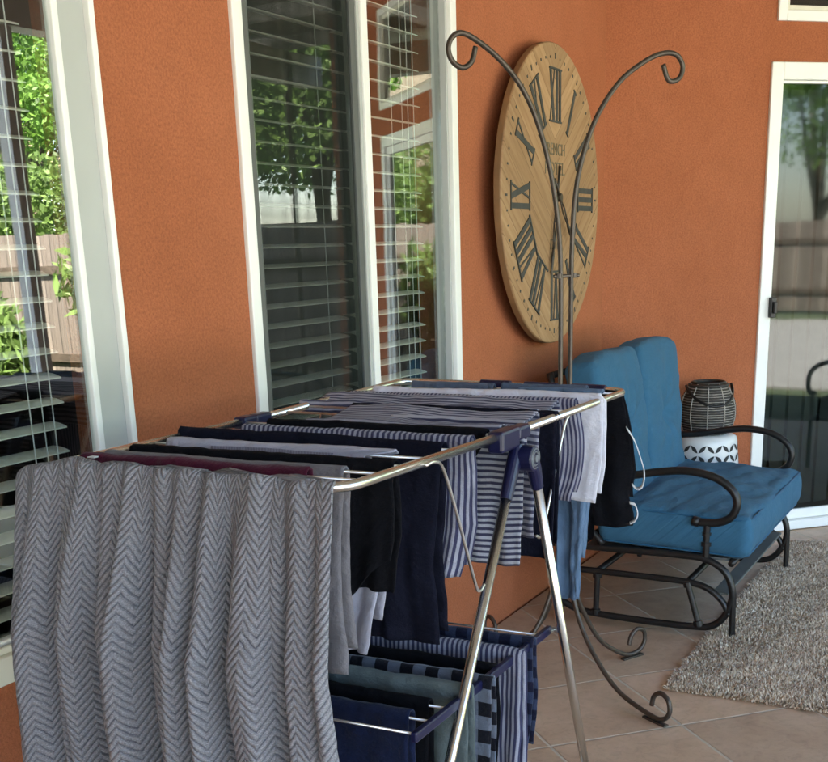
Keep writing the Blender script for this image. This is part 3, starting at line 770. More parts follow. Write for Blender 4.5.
# ragged border
ln=rng.uniform(.012,.023,N); th=rng.uniform(0,2*PI,N); lean=rng.uniform(.1,1.0,N)
tf=np.sin(px*9+np.sin(py*7)*2)*.5+np.cos(py*11+px*3)*.5; pat=np.sin(px*23+3*np.sin(py*9))*np.cos(py*19+2*np.sin(px*13)); ln=ln*(1+.28*pat)
dx=np.cos(th)*lean+tf*.55; dy=np.sin(th)*lean-.05+.45*pat
wv=rng.uniform(.0014,.0030,N); pa=rng.uniform(0,PI,N); wx=np.cos(pa)*wv; wy=np.sin(pa)*wv
z0=np.full(N,.009); edge=np.clip(1-(px-RX0)/.03,0,1); dx=dx-edge*1.2; edy=np.clip(1-(RY1-py)/.03,0,1); dy=dy+edy*1.2; z0=z0*(1-np.maximum(edge,edy)*.9)
def P_(x,y,z): return np.stack([x,y,z],1)
hz=ln/np.sqrt(1+(dx**2+dy**2)*.6)
A=P_(px-wx,py-wy,z0);B_=P_(px+wx,py+wy,z0)
mx_=px+dx*ln*.30; my=py+dy*ln*.30; mz=z0+hz*.62
Cc=P_(mx_+wx,my+wy,mz);D=P_(mx_-wx,my-wy,mz)
ex=px+dx*ln*.72; ey=py+dy*ln*.72; ez=np.maximum(z0+hz*.95,.006)
E_=P_(ex,ey,ez)
V=np.stack([A,B_,Cc,D,E_],1).reshape(-1,3)
base=np.arange(N)*5
quads=np.stack([base,base+1,base+2,base+3],1); tris=np.stack([base+3,base+2,base+4],1)
me=bpy.data.meshes.new('pile'); me.vertices.add(len(V)); me.vertices.foreach_set('co',V.astype(np.float32).ravel())
loops=np.concatenate([np.concatenate([quads,tris],1).reshape(-1)]).astype(np.int32)
me.loops.add(len(loops)); me.loops.foreach_set('vertex_index',loops)
st=np.stack([np.arange(N)*7,np.arange(N)*7+4],1).ravel().astype(np.int32)
me.polygons.add(2*N); me.polygons.foreach_set('loop_start',st)
me.update(calc_edges=True); me.validate(); me.materials.append(MT['rug'])
o=bpy.data.objects.new('pile',me); COL.objects.link(o); o.parent=rug
rebase(rug)

# ================================================================== DRYING RACK
rack=empty('drying_rack','folding steel clothes drying rack with navy plastic joints, loaded with laundry','drying rack',(2.04,1.15,0))
ZR=1.113
def corner(p,a,b,r=.055,n=6):
    p,a,b=Vector(p),Vector(a),Vector(b); u=(a-p).normalized()*r; v=(b-p).normalized()*r
    return [ (p+u)*(1-t)**2+p*2*t*(1-t)+(p+v)*t*t for t in [k/n for k in range(n+1)]]
NR,MR,FR=(1.400,.865,1.120),(2.04,.853,1.112),(2.69,.850,1.108)
NL,ML,FL=(1.420,1.450,1.117),(2.04,1.452,1.113),(2.70,1.46,1.118)
g=MB(); near=[Vector(MR)]+corner(NR,MR,NL)+corner(NL,NR,ML)+[Vector(ML)]; g.tube(near,.0082,14); g.build('wing_rail',MT['steel'],rack,smooth=True)
g=MB(); far=[Vector(MR)]+corner(FR,MR,FL)+corner(FL,FR,ML)+[Vector(ML)]; g.tube(far,.0082,14); g.build('wing_rail',MT['steel'],rack,smooth=True)
RODS=[1.470,1.530,1.600,1.680,1.775,1.865,1.960,2.125,2.215,2.310,2.400,2.490,2.570,2.635]
def yside(x,side):
    a,b,c=(NR,MR,FR) if side==0 else (NL,ML,FL)
    if x<2.04: t=(x-a[0])/(b[0]-a[0]); p=Vector(a).lerp(Vector(b),t)
    else: t=(x-b[0])/(c[0]-b[0]); p=Vector(b).lerp(Vector(c),t)
    return p
for x in RODS:
    g=MB(); a=yside(x,0); b=yside(x,1); g.tube([a,b],.0026,8); g.build('hanging_rod',MT['wire'],rack,smooth=True)
for side,sg in ((0,-1),(1,1)):
    c=yside(2.04,side); y=c.y
    g=MB(); g.box(1.915 if side==0 else 1.955,2.000,y-.017,y+.015,c.z-(.026 if side==0 else .02),c.z+.014-.002*side); j=g.build('joint_block',MT['navyplastic'],rack,bevel=.006)
    g=MB(); g.box(2.001,2.060,y-.014,y+.014,c.z-.016,c.z+.011); g.build('joint_block',MT['navyplastic'],rack,bevel=.006)
    yo=y+sg*.024
    g=MB(); g.tube([(2.030,y+sg*.004,1.060),(2.030,yo+sg*.010,1.060)],.025,28); hb=g.build('pivot_hub',MT['navyplastic'],rack,bevel=.003)
    g=MB()
    for rr in (.019,.013): g.tube([(2.030+rr*math.cos(t*PI/14),yo+sg*.0105,1.060+rr*math.sin(t*PI/14)) for t in range(28)],.0016,6,closed=True)
    g.tube([(2.030,yo+sg*.010,1.06),(2.030,yo+sg*.0135,1.06)],.007,14); g.build('hub_ring',MT['greyplastic'],hb)
    # legs: a navy socket then a steel tube, crossing at the pivot
    def leg(p,q,yl,sl=.1):
        p=Vector((p[0],yl,p[1])); q=Vector((q[0],yl,q[1])); d=(q-p).normalized()
        g=MB(); g.tube([p+d*.05,q],.0100,16); l=g.build('leg',MT['steel'],rack,smooth=True)
        g=MB(); g.tube([p-d*.01,p+d*.02,p+d*sl],[.0125,.0145,.0122],16); g.build('leg_socket',MT['navyplastic'],l,smooth=False)
        g=MB(); g.tube([q-d*.05,q],.0135,14); g.build('leg_cap',MT['navyplastic'],l)
    leg((2.022,1.075),(1.372,.012),y-sg*.002); leg((2.040,1.055),(2.475,.012),yo,.062)
    # wire stays
    g=MB(); g.tube(catmull([(1.640,y,ZR),(1.665,y-.004,1.115),(1.705,y,1.095),(1.755,y,1.005),(1.822,y,.868),(1.842,y,.846),(1.862,y,.852)],6),.0030,8); g.build('wire_stay',MT['wire'],rack,smooth=True)
    g=MB(); g.tube(catmull([(2.330,y,1.112),(2.300,y-.002,1.106),(2.272,y,1.080),(2.215,y,.985),(2.150,y,.885),(2.118,y,.885)],6),.0030,8); g.build('wire_stay',MT['wire'],rack,smooth=True)
for xq,zq in ((1.372,.045),(2.462,.045)):
    g=MB(); g.tube([(xq,.853,zq),(xq,1.452,zq)],.0085,12); g.build('foot_bar',MT['steel'],rack,smooth=True)
# far end: navy sleeves with gaps of bare rod between them
for (ya,yb) in ((.905,.990),(1.03,1.115),(1.155,1.235)):
    g=MB(); p=Vector(FR).lerp(Vector(FL),(ya-.85)/.61); q=Vector(FR).lerp(Vector(FL),(yb-.85)/.61); g.tube([p,q],.0125,14); g.build('rail_sleeve',MT['navyplastic'],rack)
# lower tray
ZT=.655
for y in (1.442,.862):
    tray=MB(); tray.box(1.585,2.215,y-.006,y+.006,ZT-.010,ZT+.009); tr=tray.build('tray_side',MT['navyplastic'],rack,bevel=.003)
for x in (1.60,1.66,1.725,1.79,1.865,1.94,2.02,2.10,2.17):
    g=MB(); g.tube([(x,.862,ZT),(x,1.442,ZT)],.0026,8); g.build('tray_rod',MT['wire'],tr,smooth=True)
for y in (.862,1.442):
    g=MB(); g.tube([(2.19,y,ZT-.004),(2.235,y-.002,ZT-.006)],.0045,8); g.tube([(2.235,y,ZT-.006),(2.235,y-.020,ZT-.006)],.006,8); g.build('tray_peg',MT['wire'],tr,smooth=True)
rebase(rack)

# ================================================================== LAUNDRY
LG='laundry hanging on the drying rack'
def cloth(name,label,cat,mat,x,yr,yl,df,db,seed,x2=None,z=None,amp=.010,nf=5,bot=None,rtaper=None,ltaper=None,nu=70,ds=.010,bulk=.006,th=.0028,flare=0.0,cuff=None,topw=.003):
    x2=x if x2 is None else x2; z=(ZR if z is None else z)+.0035
    hw=(x2-x)/2; r=bulk; xc=(x+x2)/2; arc=PI*r/2
    Lf=hw+arc+df; Lb=hw+arc+db
    nv=max(10,int((Lf+Lb)/ds)); W=yl-yr
    rnd=random.Random(seed); ph=[rnd.uniform(0,2*PI) for _ in range(6)]; fr=[nf*rnd.uniform(.7,1.3)*k for k in (1,1.7,2.6)]
    sd=seed*7.3
    def fn(u,v):
        t=-Lb+(Lf+Lb)*v; sgn=1 if t>0 else -1; a=abs(t)
        s=u; y=yr+W*s
        if a<hw:
            X=xc-sgn*a; Z=z+r-.006*math.sin(PI*a/max(hw,.001))*0; nx,nz=0,1; d=0
            k=(a/max(hw,1e-4)); Z-=.012*(math.sin(PI*((X-x)/max(x2-x,1e-4)))) 
        elif a<hw+arc:
            q=(a-hw)/r; X=xc-sgn*(hw+r*math.sin(q)); Z=z+r*math.cos(q); d=0
        else:
            d=a-hw-arc
            full=df if sgn>0 else db
            lim=1.0
            if bot is not None and sgn>0: lim=bot(s)
            d=d*lim
            X=xc-sgn*(hw+r); Z=z-d
        g_=min(1,d/.22)
        f=sum(math.sin(2*PI*fr[k]*s*W/.5+ph[k]+ (.6*d*3*(k-1)))*(1,.6,.35)[k] for k in range(3))
        f+=1.2*noise.noise(Vector((s*W*9+sd,Z*5,sd)))
        X-=sgn*(.004*g_+ flare*d) + amp*g_*f*.75
        X+=.004*noise.noise(Vector((y*22,Z*16,sd)))+.003*noise.noise(Vector((y*50,Z*30,sd)))
        X-=sgn*.007*g_*abs(noise.noise(Vector((y*9+sd,Z*13,sd*2))))
        if d>0 and ((df if sgn>0 else db)-d)<.016: X-=sgn*.0022
        y+=g_*(.012*noise.noise(Vector((s*3+sd,Z*6,3.1)))+ -.02*(s-.5)*min(1,d/.4))
        if rtaper is not None and d>0: y+= (1-s)*rtaper(d,sgn)
        if ltaper is not None and d>0: y+= s*ltaper(d,sgn)
        Z+=topw*noise.noise(Vector((y*7,sd,t*6)))+.0015*noise.noise(Vector((y*30,sd,t*9)))+(.006*noise.noise(Vector((s*4,sd,9)))*g_)
        # a hint of thick hem
        return (X,y,Z),(s*W,t)
    o=MB().grid(fn,nu,nv).build(name,mat,smooth=True,solid=th)
    return tag(o,label,cat,LG)

# -- the knitted blanket over the near end rail
def blanket():
    yr,yl=.868,1.520; ridge=[(14,13,.030),(42,19,.050),(74,8,.022),(92,16,.046),(122,12,.030),(146,15,.052),(172,10,.020),(197,16,.052),(224,13,.044),(262,26,.048),(286,9,.020),(308,16,.044),(330,14,.036)]
    W=yl-yr; Lf=.80; Lb=.34; r=.0125; arc=PI*r/2
    def prof(s,d):
        px=338-s*330
        # folds wander and merge towards the gathered top
        px+= 2.5*math.sin(d*3.2+s*9)*min(1,d/.3)+2*noise.noise(Vector((s*6,d*2.5,1.7)))
        h=0
        for c,w,hh in ridge:
            c2=c+2*noise.noise(Vector((c*.37,d*2.2,6))); k=(px-c2)/(w*(1+.35*noise.noise(Vector((c*.7,d*3,2))))); k=k*(1.6 if k<0 else 1.05); h=max(h,hh*(1+.3*noise.noise(Vector((c*.2,d*1.2,9))))*math.exp(-abs(k)**2.6*.85))
        valley=-.012*math.cos(px/338*2*PI*6.5)+.012*noise.noise(Vector((px*.06,d*2,4)))
        return h+valley*.5
    NU,NVf=420,190
    # arc length across, measured half way down
    us=[0]; 
    for i in range(NU):
        a,b=i/NU,(i+1)/NU; us.append(us[-1]+math.hypot((b-a)*W,prof(b,.4)-prof(a,.4)))
    def fn(u,v):
        t=-Lb+(Lf+Lb)*v; s=u; sgn=1 if t>0 else -1; a=abs(t); i=min(NU,int(round(u*NU)))
        y=yr+W*s+(.07*(1-s) if t<0 else 0); cxr=1.402+.018*(y-.88)/.6; z=1.117
        if a<arc:
            q=a/r; X=cxr-sgn*r*math.sin(q); Z=z+r*math.cos(q); d=0
        else:
            d=a-arc; X=cxr-sgn*r; Z=z-d
        if s>.80: # the corner: cloth slips off the end of the rail
            k=(s-.80)/.20; Z-=.030*k*k*(1 if d<.02 else 1)
        g_=min(1,(a)/.03)*.30+min(1,max(0,d-.0)/.30)*.70
        h=prof(s,d)
        top=.004*math.sin((338-s*330)/338*2*PI*5.3+.5)+.008*noise.noise(Vector((s*11,3,1)))
        X-=sgn*h*2.2*(.14+.86*min(1,d/.26)) if sgn>0 else -.010*g_*math.sin(s*30)
        if d<.03: Z+=top*.6+h*.05
        else: Z+=(top*.6+h*.05)*max(0,1-(d-.03)/.2)
        X+=.005*noise.noise(Vector((s*26,d*7,5)))+.0018*noise.noise(Vector((s*90,d*60,5)))-.012*max(0,1-d/.16)*noise.noise(Vector((s*17,d*3,2.2)))
        y+=.010*noise.noise(Vector((s*4,d*3,8)))*min(1,d/.2)+ (s-.50)*.05*min(1,d/.6) -.02*(1-s)*0
        if s<.06: X-=.0; 
        return (X,y,Z),(us[i],t+.004*math.sin(s*19))
    o=MB().grid(fn,NU,NVf).build('knit_blanket',MT['knit'],smooth=True,solid=.005)
    return tag(o,'large grey herringbone knit blanket draped in deep folds over the near end of the rack','blanket',LG)
blanket()
C_=cloth
sw=C_('folded_sweater','maroon knit sweater folded over the rod just behind the grey blanket','sweater',CL['maroon'],1.470,.965,1.425,.30,.26,1,z=ZR+.008,amp=.006,bulk=.009)
g=MB(); g.box(1.452,1.466,1.385,1.400,1.128,1.1300); g.build('care_tag',CL['strapw'],sw,bevel=.0004)
C_('cardigan','dark grey jersey top behind the maroon sweater, its narrow edge hanging beside the blanket','top',CL['grey'],1.530,.936,1.425,.335,.30,2,amp=.007,bulk=.010,
   rtaper=lambda d,s:.004*math.sin(d*9))
C_('jersey_pullover','black top third behind the blanket, ending in a pointed sleeve beside the steel rail','top',CL['black'],1.600,.885,1.430,.235,.22,3,amp=.008,bulk=.010,
   bot=lambda s:.62+.38*math.exp(-((s-.16)/.10)**2) if s<.5 else 1,rtaper=lambda d,s:.05*max(0,d-.12)*4)
C_('sweatshirt','pale lilac grey fleece sweatshirt with a ribbed hem, hanging below the black top','sweatshirt',CL['lilac'],1.680,.930,1.410,.355,.30,4,amp=.008,bulk=.011,
   rtaper=lambda d,s:.055-.03*math.sin(min(1,d/.36)*PI*.9))
C_('ribbed_sleeve','short ribbed grey cuff hanging in front of the pale sweatshirt','sleeve',CL['ribc'],1.668,1.045,1.30,.290,.02,44,amp=.004,bulk=.004,nu=30)
C_('black_trousers','long black trousers filling the middle of the rack and hanging almost to the lower tray','trousers',CL['navy'],1.775,.885,1.455,.355,.34,5,amp=.007,bulk=.013,
   rtaper=lambda d,s:.012*math.sin(d*8),topw=.005)
C_('ticking_shirt','navy and white ticking striped shirt folded over the rod in front of the navy joint','shirt',CL['dash'],1.865,.872,1.375,.255,.24,6,amp=.009,bulk=.010,
   rtaper=lambda d,s:.035*max(0,d-.16)*6,bot=lambda s:1-.12*max(0,.3-s)/.3*0)
C_('dark_polo','black polo hanging behind the ticking shirt at the navy joint','polo',CL['black'],1.960,.885,1.38,.265,.22,7,amp=.006,bulk=.008,rtaper=lambda d,s:.16*d/.265)
C_('hooped_shirt','wide navy hooped shirt spread flat across the middle rods, in front of the steel pivot','shirt',CL['hstripe'],1.985,.868,1.30,.02,.245,8,x2=2.160,amp=.008,bulk=.010,topw=.008)
C_('hooped_sleeve','navy hooped towel hanging straight down behind the crossed legs','towel',CL['hstripe2'],2.085,.862,1.16,.285,.10,18,amp=.006,bulk=.006,nu=50)
C_('navy_polo','plain midnight navy top hanging just behind the hooped towel','top',CL['navy'],2.215,.845,1.33,.300,.27,9,amp=.006,bulk=.008)
C_('jersey_shirt','second navy hooped top laid flat across the rods nearer the far end','shirt',CL['hstripe'],2.230,.895,1.475,.02,.10,10,x2=2.345,amp=.006,bulk=.010,topw=.009)
C_('striped_pyjama','lavender and navy striped pyjama top with vertical stripes below the far wing','pyjama',CL['vstripe'],2.400,.872,1.445,.215,.20,11,amp=.008,bulk=.010,
   rtaper=lambda d,s:-.014*math.sin(min(1,d/.2)*PI))
C_('white_shirt','white lavender tinted shirt hanging beside the vertical striped pyjama top','shirt',CL['white'],2.490,.848,1.43,.235,.22,12,amp=.008,bulk=.011,
   rtaper=lambda d,s:-.010+.02*max(0,d-.16)*4)
C_('jeans','light blue denim jeans hanging lowest from the far end of the rack','jeans',CL['denim'],2.570,.868,1.08,.500,.40,13,amp=.010,bulk=.009,nf=3,nu=40,
   rtaper=lambda d,s:.012+.05*d,ltaper=lambda d,s:-.07-.06*d)
C_('cotton_shirt','slate blue cotton top folded over the rod before the far end rail','top',CL['slate'],2.635,.930,1.15,.16,.2,14,amp=.005,bulk=.009,nu=40)
C_('slate_shorts','slate blue shorts folded beside the far left corner of the rack','shorts',CL['slate'],2.635,1.17,1.40,.16,.2,24,amp=.005,bulk=.009,nu=40)
tank=C_('tank_top','black tank top with loose white straps, hanging at the far corner before the blue cushions','tank top',CL['black'],2.655,.850,1.02,.315,.25,15,z=1.100,amp=.010,bulk=.008,nu=44,nf=3,
   rtaper=lambda d,s:-.040*math.sin(min(1,d/.26)*PI*.5)*(1 if d<.19 else 1-.35*math.sin(min(1,(d-.19)/.10)*PI)),ltaper=lambda d,s:-.02*d, bot=lambda s:1-.25*max(0,(.35-abs(s-.35)))/.35*0+ .12*(s>.5))
for pts in ([(.832,1.030),(.812,1.000),(.796,.960),(.786,.925),(.790,.893),(.803,.885),(.815,.895)],[(.820,.850),(.806,.845),(.800,.825),(.806,.808),(.818,.800)]):
    P=catmull([(2.632,a,b) for a,b in pts],6); m=MB(); vs=[]
    for i,p in enumerate(P):
        for sx in (-.006,.006): vs.append((p.x+sx*1.2,p.y+sx*.5,p.z+ (.002 if sx>0 else 0)))
    m.add(vs,[(2*i,2*i+1,2*i+3,2*i+2) for i in range(len(P)-1)]); m.build('strap',CL['strapw'],tank,smooth=True,solid=.0025)
# -- lower tray
C_('indigo_jeans','dark indigo jeans folded over the nearest rod of the lower tray','jeans',CL['denim2'],1.660,.905,1.40,.36,.28,31,z=ZT,amp=.008,bulk=.012)
C_('black_leggings','black leggings between the indigo jeans and the grey green trousers on the lower tray','leggings',CL['black'],1.725,.90,1.40,.30,.28,32,z=ZT,amp=.006,bulk=.010)
C_('twill_trousers','grey green twill trousers on the lower tray behind the black leggings','trousers',CL['sage'],1.795,.852,1.40,.33,.30,33,z=ZT+.006,amp=.008,bulk=.014,topw=.007)
C_('gingham_shirt','black and grey gingham shirt on the lower tray','shirt',CL['plaid'],1.865,.838,1.38,.30,.28,34,z=ZT+.004,amp=.008,bulk=.010)
C_('black_skirt','black skirt on the lower tray between the gingham shirt and the striped one','skirt',CL['black'],1.940,.865,1.38,.26,.28,35,z=ZT,amp=.006,bulk=.010)
C_('ticking_trousers','navy and white ticking striped trousers on the lower tray, hanging outermost on the right','trousers',CL['dash'],2.020,.838,1.38,.26,.28,36,z=ZT+.005,amp=.008,bulk=.012)
C_('tartan_shirt','dark navy tartan shirt on the farthest rods of the lower tray','shirt',CL['plaid2'],2.100,.850,1.38,.24,.24,37,z=ZT+.006,amp=.006,bulk=.010)

# ================================================================== GARDEN (seen mirrored in the glass)
def tree(label,x,y,h,cr,mat,seed,n=16000,ls=1.0):
    rnd=random.Random(seed); t=empty('tree',label,'tree',(x,y,-.05),'trees beyond the garden fence')
    g=MB(); top=Vector((x+rnd.uniform(-.3,.3),y+rnd.uniform(-.3,.3),h*.62))
    g.tube(catmull([(x,y,-.1),(x+rnd.uniform(-.1,.1),y,h*.22),tuple(top*.6+Vector((x,y,0))*.4),tuple(top)],4),[.16*(1-.75*k/12) for k in range(13)],10)
    cl=[]
    for k in range(8):
        a=rnd.uniform(0,2*PI); rr=cr*rnd.uniform(.35,.85); e=Vector((x+math.cos(a)*rr,y+math.sin(a)*rr,h*rnd.uniform(.5,.92))); s0=Vector((x,y,h*rnd.uniform(.25,.45)))
        g.tube([s0,(s0+e)/2+Vector((0,0,.15)),e],[.06,.04,.012],7); cl.append((e,cr*rnd.uniform(.32,.52)))
    cl.append((Vector((x,y,h*.9)),cr*.5)); cl.append((Vector((x,y,h*.65)),cr*.6))
    g.build('trunk',MT['bark'],t,smooth=True)
    r_=np.random.default_rng(seed); V=[];
    idx=r_.integers(0,len(cl),n); dirs=r_.normal(size=(n,3)); dirs/=np.linalg.norm(dirs,axis=1)[:,None]
    rad_=r_.uniform(.35,1.08,n)**.6
    cen=np.array([cl[i][0] for i in idx]); rr=np.array([cl[i][1] for i in idx])
    P=cen+dirs*(rr*rad_)[:,None]*np.array([1,1,.8])
    s=r_.uniform(.028,.062,n)*ls; a=r_.normal(size=(n,3)); a/=np.linalg.norm(a,axis=1)[:,None]; b=np.cross(a,r_.normal(size=(n,3))); b/=np.linalg.norm(b,axis=1)[:,None]
    a*=s[:,None]*1.3; b*=s[:,None]*.7
    Q=np.stack([P-a,P-b,P+a,P+b],1).reshape(-1,3)
    m=MB(); m.v=[tuple(q) for q in Q]; m.uv=[(0,0)]*len(Q); m.f=[(4*i,4*i+1,4*i+2,4*i+3) for i in range(n)]; m.mi=[0]*n
    m.build('crown',mat,t); rebase(t)
FX=9.9
def fence(name,label,x0,y0,x1,y1,h=1.72):
    L=math.hypot(x1-x0,y1-y0); ang=math.atan2(y1-y0,x1-x0); M=Matrix.Translation((x0,y0,0))@Matrix.Rotation(ang,4,'Z')
    t=empty(name,label,'fence',(x0,y0,0))
    g=MB(); k=0
    rnd=random.Random(3)
    while k*.145<L: g.box(k*.145,k*.145+.138,-.010,.010,.02,h+rnd.uniform(-.01,.01),M); k+=1
    g.build('board_panel',MT['fence'],t)
    g=MB(); g.box(0,L,.0105,.05,.35,.44,M); g.box(0,L,.0105,.05,1.3,1.39,M); g.build('rail',MT['bark'],t)
    rebase(t)
fence('board_fence','weathered board fence on the far side of the garden, running away from the house',FX,-17.5,FX,-1.9)
fence('board_fence','weathered board fence along the back of the garden beyond the pool deck',-16,-17.6,FX-.1,-17.6)
tree('broad bright green tree beyond the side fence, nearest the house',13.2,-4.6,6.2,2.4,MT['leafC'],1)
tree('tall mid green tree beyond the side fence beside the grey roof',14.5,-6.9,5.4,2.0,MT['leafA'],2)
tree('leafy mid green tree at the far corner of the two fences',12.0,-21.0,6.5,2.8,MT['leafA'],3)
tree('deep green tree behind the back fence, rightmost there',7.0,-20.5,7.0,2.8,MT['leafB'],4)
tree('mid green round tree behind the back fence',2.6,-20.2,6.2,2.6,MT['leafA'],5)
tree('deep green tall tree behind the back fence, left of centre',-2.4,-21.0,7.8,3.0,MT['leafB'],6)
tree('bright green tree behind the back fence, farthest left',-7.5,-20.2,6.0,2.7,MT['leafC'],7)
tree('small mid green tree beyond the side fence close to the house corner',12.4,-1.2,4.6,1.9,MT['leafB'],8)
def shrub(label,x,y,h,r,mat,seed,n=2600):
    t=empty('garden_shrub',label,'shrub',(x,y,-.05),'shrubs along the side fence'); r_=np.random.default_rng(seed)
    g=MB()
    for k in range(6):
        a=k*1.05; g.tube([(x,y,-.05),(x+math.cos(a)*r*.4,y+math.sin(a)*r*.4,h*.5),(x+math.cos(a)*r*.7,y+math.sin(a)*r*.7,h*.85)],[.02,.012,.005],6)
    g.build('stem',MT['bark'],t)
    c=r_.uniform(-1,1,(12,3))*np.array([r*.6,r*.6,h*.35])+np.array([x,y,h*.55]); i=r_.integers(0,12,n)
    d=r_.normal(size=(n,3)); d/=np.linalg.norm(d,axis=1)[:,None]; P=c[i]+d*(r_.uniform(.1,.5,n)*r)[:,None]
    s_=r_.uniform(.03,.07,n); a=r_.normal(size=(n,3)); a[:,2]+=.8; a/=np.linalg.norm(a,axis=1)[:,None]; b=np.cross(a,r_.normal(size=(n,3))); b/=np.linalg.norm(b,axis=1)[:,None]
    Q=np.stack([P-a*s_[:,None]*2,P-b*s_[:,None]*.6,P+a*s_[:,None]*2,P+b*s_[:,None]*.6],1).reshape(-1,3)
    m=MB(); m.v=[tuple(q) for q in Q]; m.uv=[(0,0)]*len(Q); m.f=[(4*i,4*i+1,4*i+2,4*i+3) for i in range(n)]; m.mi=[0]*n
    m.build('foliage',mat,t); rebase(t)
shrub('tallest mid green shrub before the side fence, between the others',9.15,-7.4,2.1,.75,MT['leafA'],24)
tree('low bushy bright green tree just beyond the side fence, below the grey roof',12.4,-10.3,2.7,1.9,MT['leafC'],31)
tree('low bushy mid green tree just beyond the side fence, farther from the house',12.2,-13.4,3.0,2.1,MT['leafA'],32)
tree('tallest deep green tree behind the neighbouring house, at its far end',25,-23,12,5.0,MT['leafB'],9,18000,2.2)
tree('very tall mid green tree behind the middle of the neighbouring house',21.5,-28,13,5.5,MT['leafA'],10,18000,2.2)
tree('tall bright green tree behind the near gable of the neighbouring house',15.5,-31,12.5,5.5,MT['leafC'],11,18000,2.2)
tree('slender mid green tree between the side fence and the neighbouring roof',16.5,-13.5,6.8,2.3,MT['leafA'],12)
shrub('tall bright green shrub before the side fence, nearest the house',9.0,-4.4,1.5,.7,MT['leafC'],21)
shrub('low bright green shrub before the side fence, middle one',8.9,-6.3,1.0,.6,MT['leafC'],22)
shrub('mid green shrub before the side fence, farthest from the house',9.1,-8.6,1.5,.8,MT['leafA'],23)
nh=empty('neighbor_house','beige neighbouring house with a grey shingle gable roof beyond the side fence','house',(17.5,-20.5,0))
Mn=Matrix.Translation((17.5,-20.5,0))@Matrix.Diagonal((.95,.95,1.33,1))@Matrix.Rotation(math.radians(-47),4,'Z')
g=MB(); g.box(0.001,9,-5,5,-.1,3.0,Mn)
g.add([Mn@Vector(p) for p in ((0,-5,3),(0,5,3),(0,0,5.9),(.02,-5,3),(.02,5,3),(.02,0,5.9))],[(0,2,1),(0,1,4,3)]); g.build('wall',MT['beige'],nh)
g=MB()
for sy in (-1,1):
    P=[(-.6,sy*5.7,2.62),(9.5,sy*5.7,2.62),(9.5,0,6.05),(-.6,0,6.05)]; Q=[(p[0],p[1],p[2]+.16) for p in P]
    g.add([Mn@Vector(p) for p in P+Q],[(0,1,2,3),(7,6,5,4),(0,4,5,1),(1,5,6,2),(2,6,7,3),(3,7,4,0)])
g.build('roof',MT['rooftile'],nh)
g=MB()
for sy in (-1,1): 
    P=[(-.66,sy*5.7,2.50),(-.61,sy*5.7,2.50),(-.61,0,5.93),(-.66,0,5.93)]; Q=[(p[0],p[1],p[2]+.24) for p in P]
    g.add([Mn@Vector(p) for p in P+Q],[(0,1,2,3),(7,6,5,4),(0,4,5,1),(1,5,6,2),(2,6,7,3),(3,7,4,0)])
g.build('fascia',MT['tan'],nh); rebase(nh)

# the chair that stands just outside the frame and shows dark in the door glass
ch=empty('patio_chair','dark cushioned patio armchair mirrored in the sliding door glass','armchair',(6.25,-.85,0))
Mc=Matrix.Translation((6.25,-.85,0))@Matrix.Rotation(math.radians(20),4,'Z')
rbox(.30,.29,.07,.04,16,None,Mc@Matrix.Translation((0,0,.40))).build('seat_cushion',CL['navy'],ch,smooth=True)
rbox(.29,.07,.30,.05,16,None,Mc@Matrix.Translation((0,-.30,.74))@Matrix.Rotation(.22,4,'X')).build('back_cushion',CL['navy'],ch,smooth=True)
for sx in (-.34,.34):
    g=MB(); g.tube([Mc@p for p in catmull([(sx,-.36,.66),(sx,-.1,.66),(sx,.2,.655),(sx,.32,.60),(sx,.31,.50),(sx,.24,.48)],6)],.015,10); g.build('armrest',MT['black_iron'],ch,smooth=True)
    for sy in (-.30,.27):
        g=MB(); g.tube([Mc@Vector((sx,sy,.60 if sy<0 else .50)),Mc@Vector((sx,sy,.0))],.014,10); g.build('leg',MT['black_iron'],ch)
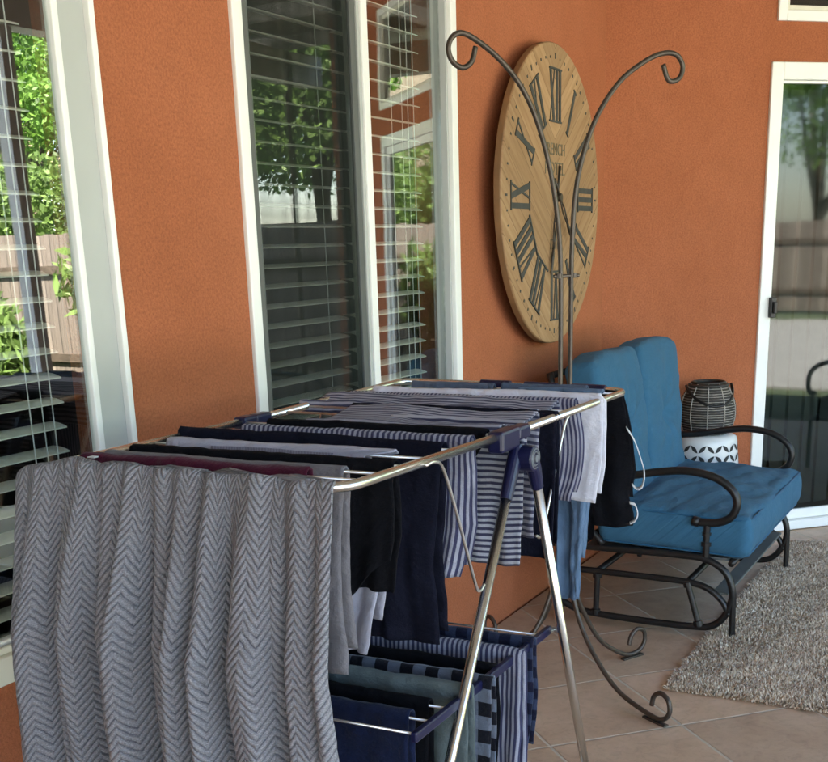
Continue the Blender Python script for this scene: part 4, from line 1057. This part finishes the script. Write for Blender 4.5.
g=MB(); g.tube([Mc@Vector((x,y,.325)) for x,y in rrect(.34,.30,.05)],.014,8,closed=True); g.build('seat_frame',MT['black_iron'],ch,smooth=True)
rebase(ch)

# ================================================================== CAMERA, LIGHT
cam=bpy.data.cameras.new('camera'); co=bpy.data.objects.new('camera',cam); COL.objects.link(co); S.camera=co
f_px=1152.34
cam.sensor_fit='HORIZONTAL'; cam.sensor_width=36; cam.lens=f_px/828*36
cam.shift_y=(600.73-381)/828; cam.shift_x=0
cam.clip_start=.05; cam.clip_end=500
fw=Vector((0.84226964,0.45289022,-0.29235645)); rt=Vector((0.46490421,-0.88480809,-0.03128452)); dn=Vector((-0.27284781,-0.10956774,-0.95579756))
R=Matrix((rt,-dn,-fw)).transposed().to_4x4(); co.matrix_world=Matrix.Translation((0,0,1.45))@R

SUN_EL,SUN_AZ=50,138      # azimuth of the direction towards the sun, measured from +x
w=bpy.data.worlds.new('World'); S.world=w; w.use_nodes=True; nt=w.node_tree; nt.nodes.clear()
sk=nt.nodes.new('ShaderNodeTexSky'); sk.sky_type='NISHITA'; sk.sun_disc=False
sk.sun_elevation=math.radians(SUN_EL); sk.sun_rotation=math.radians(90-SUN_AZ)
bg=nt.nodes.new('ShaderNodeBackground'); bg.inputs[1].default_value=.085; wo=nt.nodes.new('ShaderNodeOutputWorld')
nt.links.new(sk.outputs[0],bg.inputs[0]); nt.links.new(bg.outputs[0],wo.inputs[0])
sl=bpy.data.lights.new('sun','SUN'); sl.energy=5.0; sl.angle=math.radians(.55); sl.color=(1,.94,.84)
so=bpy.data.objects.new('sun',sl); COL.objects.link(so)
a,e=math.radians(SUN_AZ),math.radians(SUN_EL)
so.rotation_euler=Vector((math.cos(a)*math.cos(e),math.sin(a)*math.cos(e),math.sin(e))).to_track_quat('Z','Y').to_euler()
S.view_settings.view_transform='Standard'; S.view_settings.look='None'; S.view_settings.gamma=1; S.view_settings.exposure=4.05
S.view_settings.use_curve_mapping=False
S.render.engine='CYCLES'
S.cycles.max_bounces=10; S.cycles.diffuse_bounces=6; S.cycles.glossy_bounces=5; S.cycles.transparent_max_bounces=12
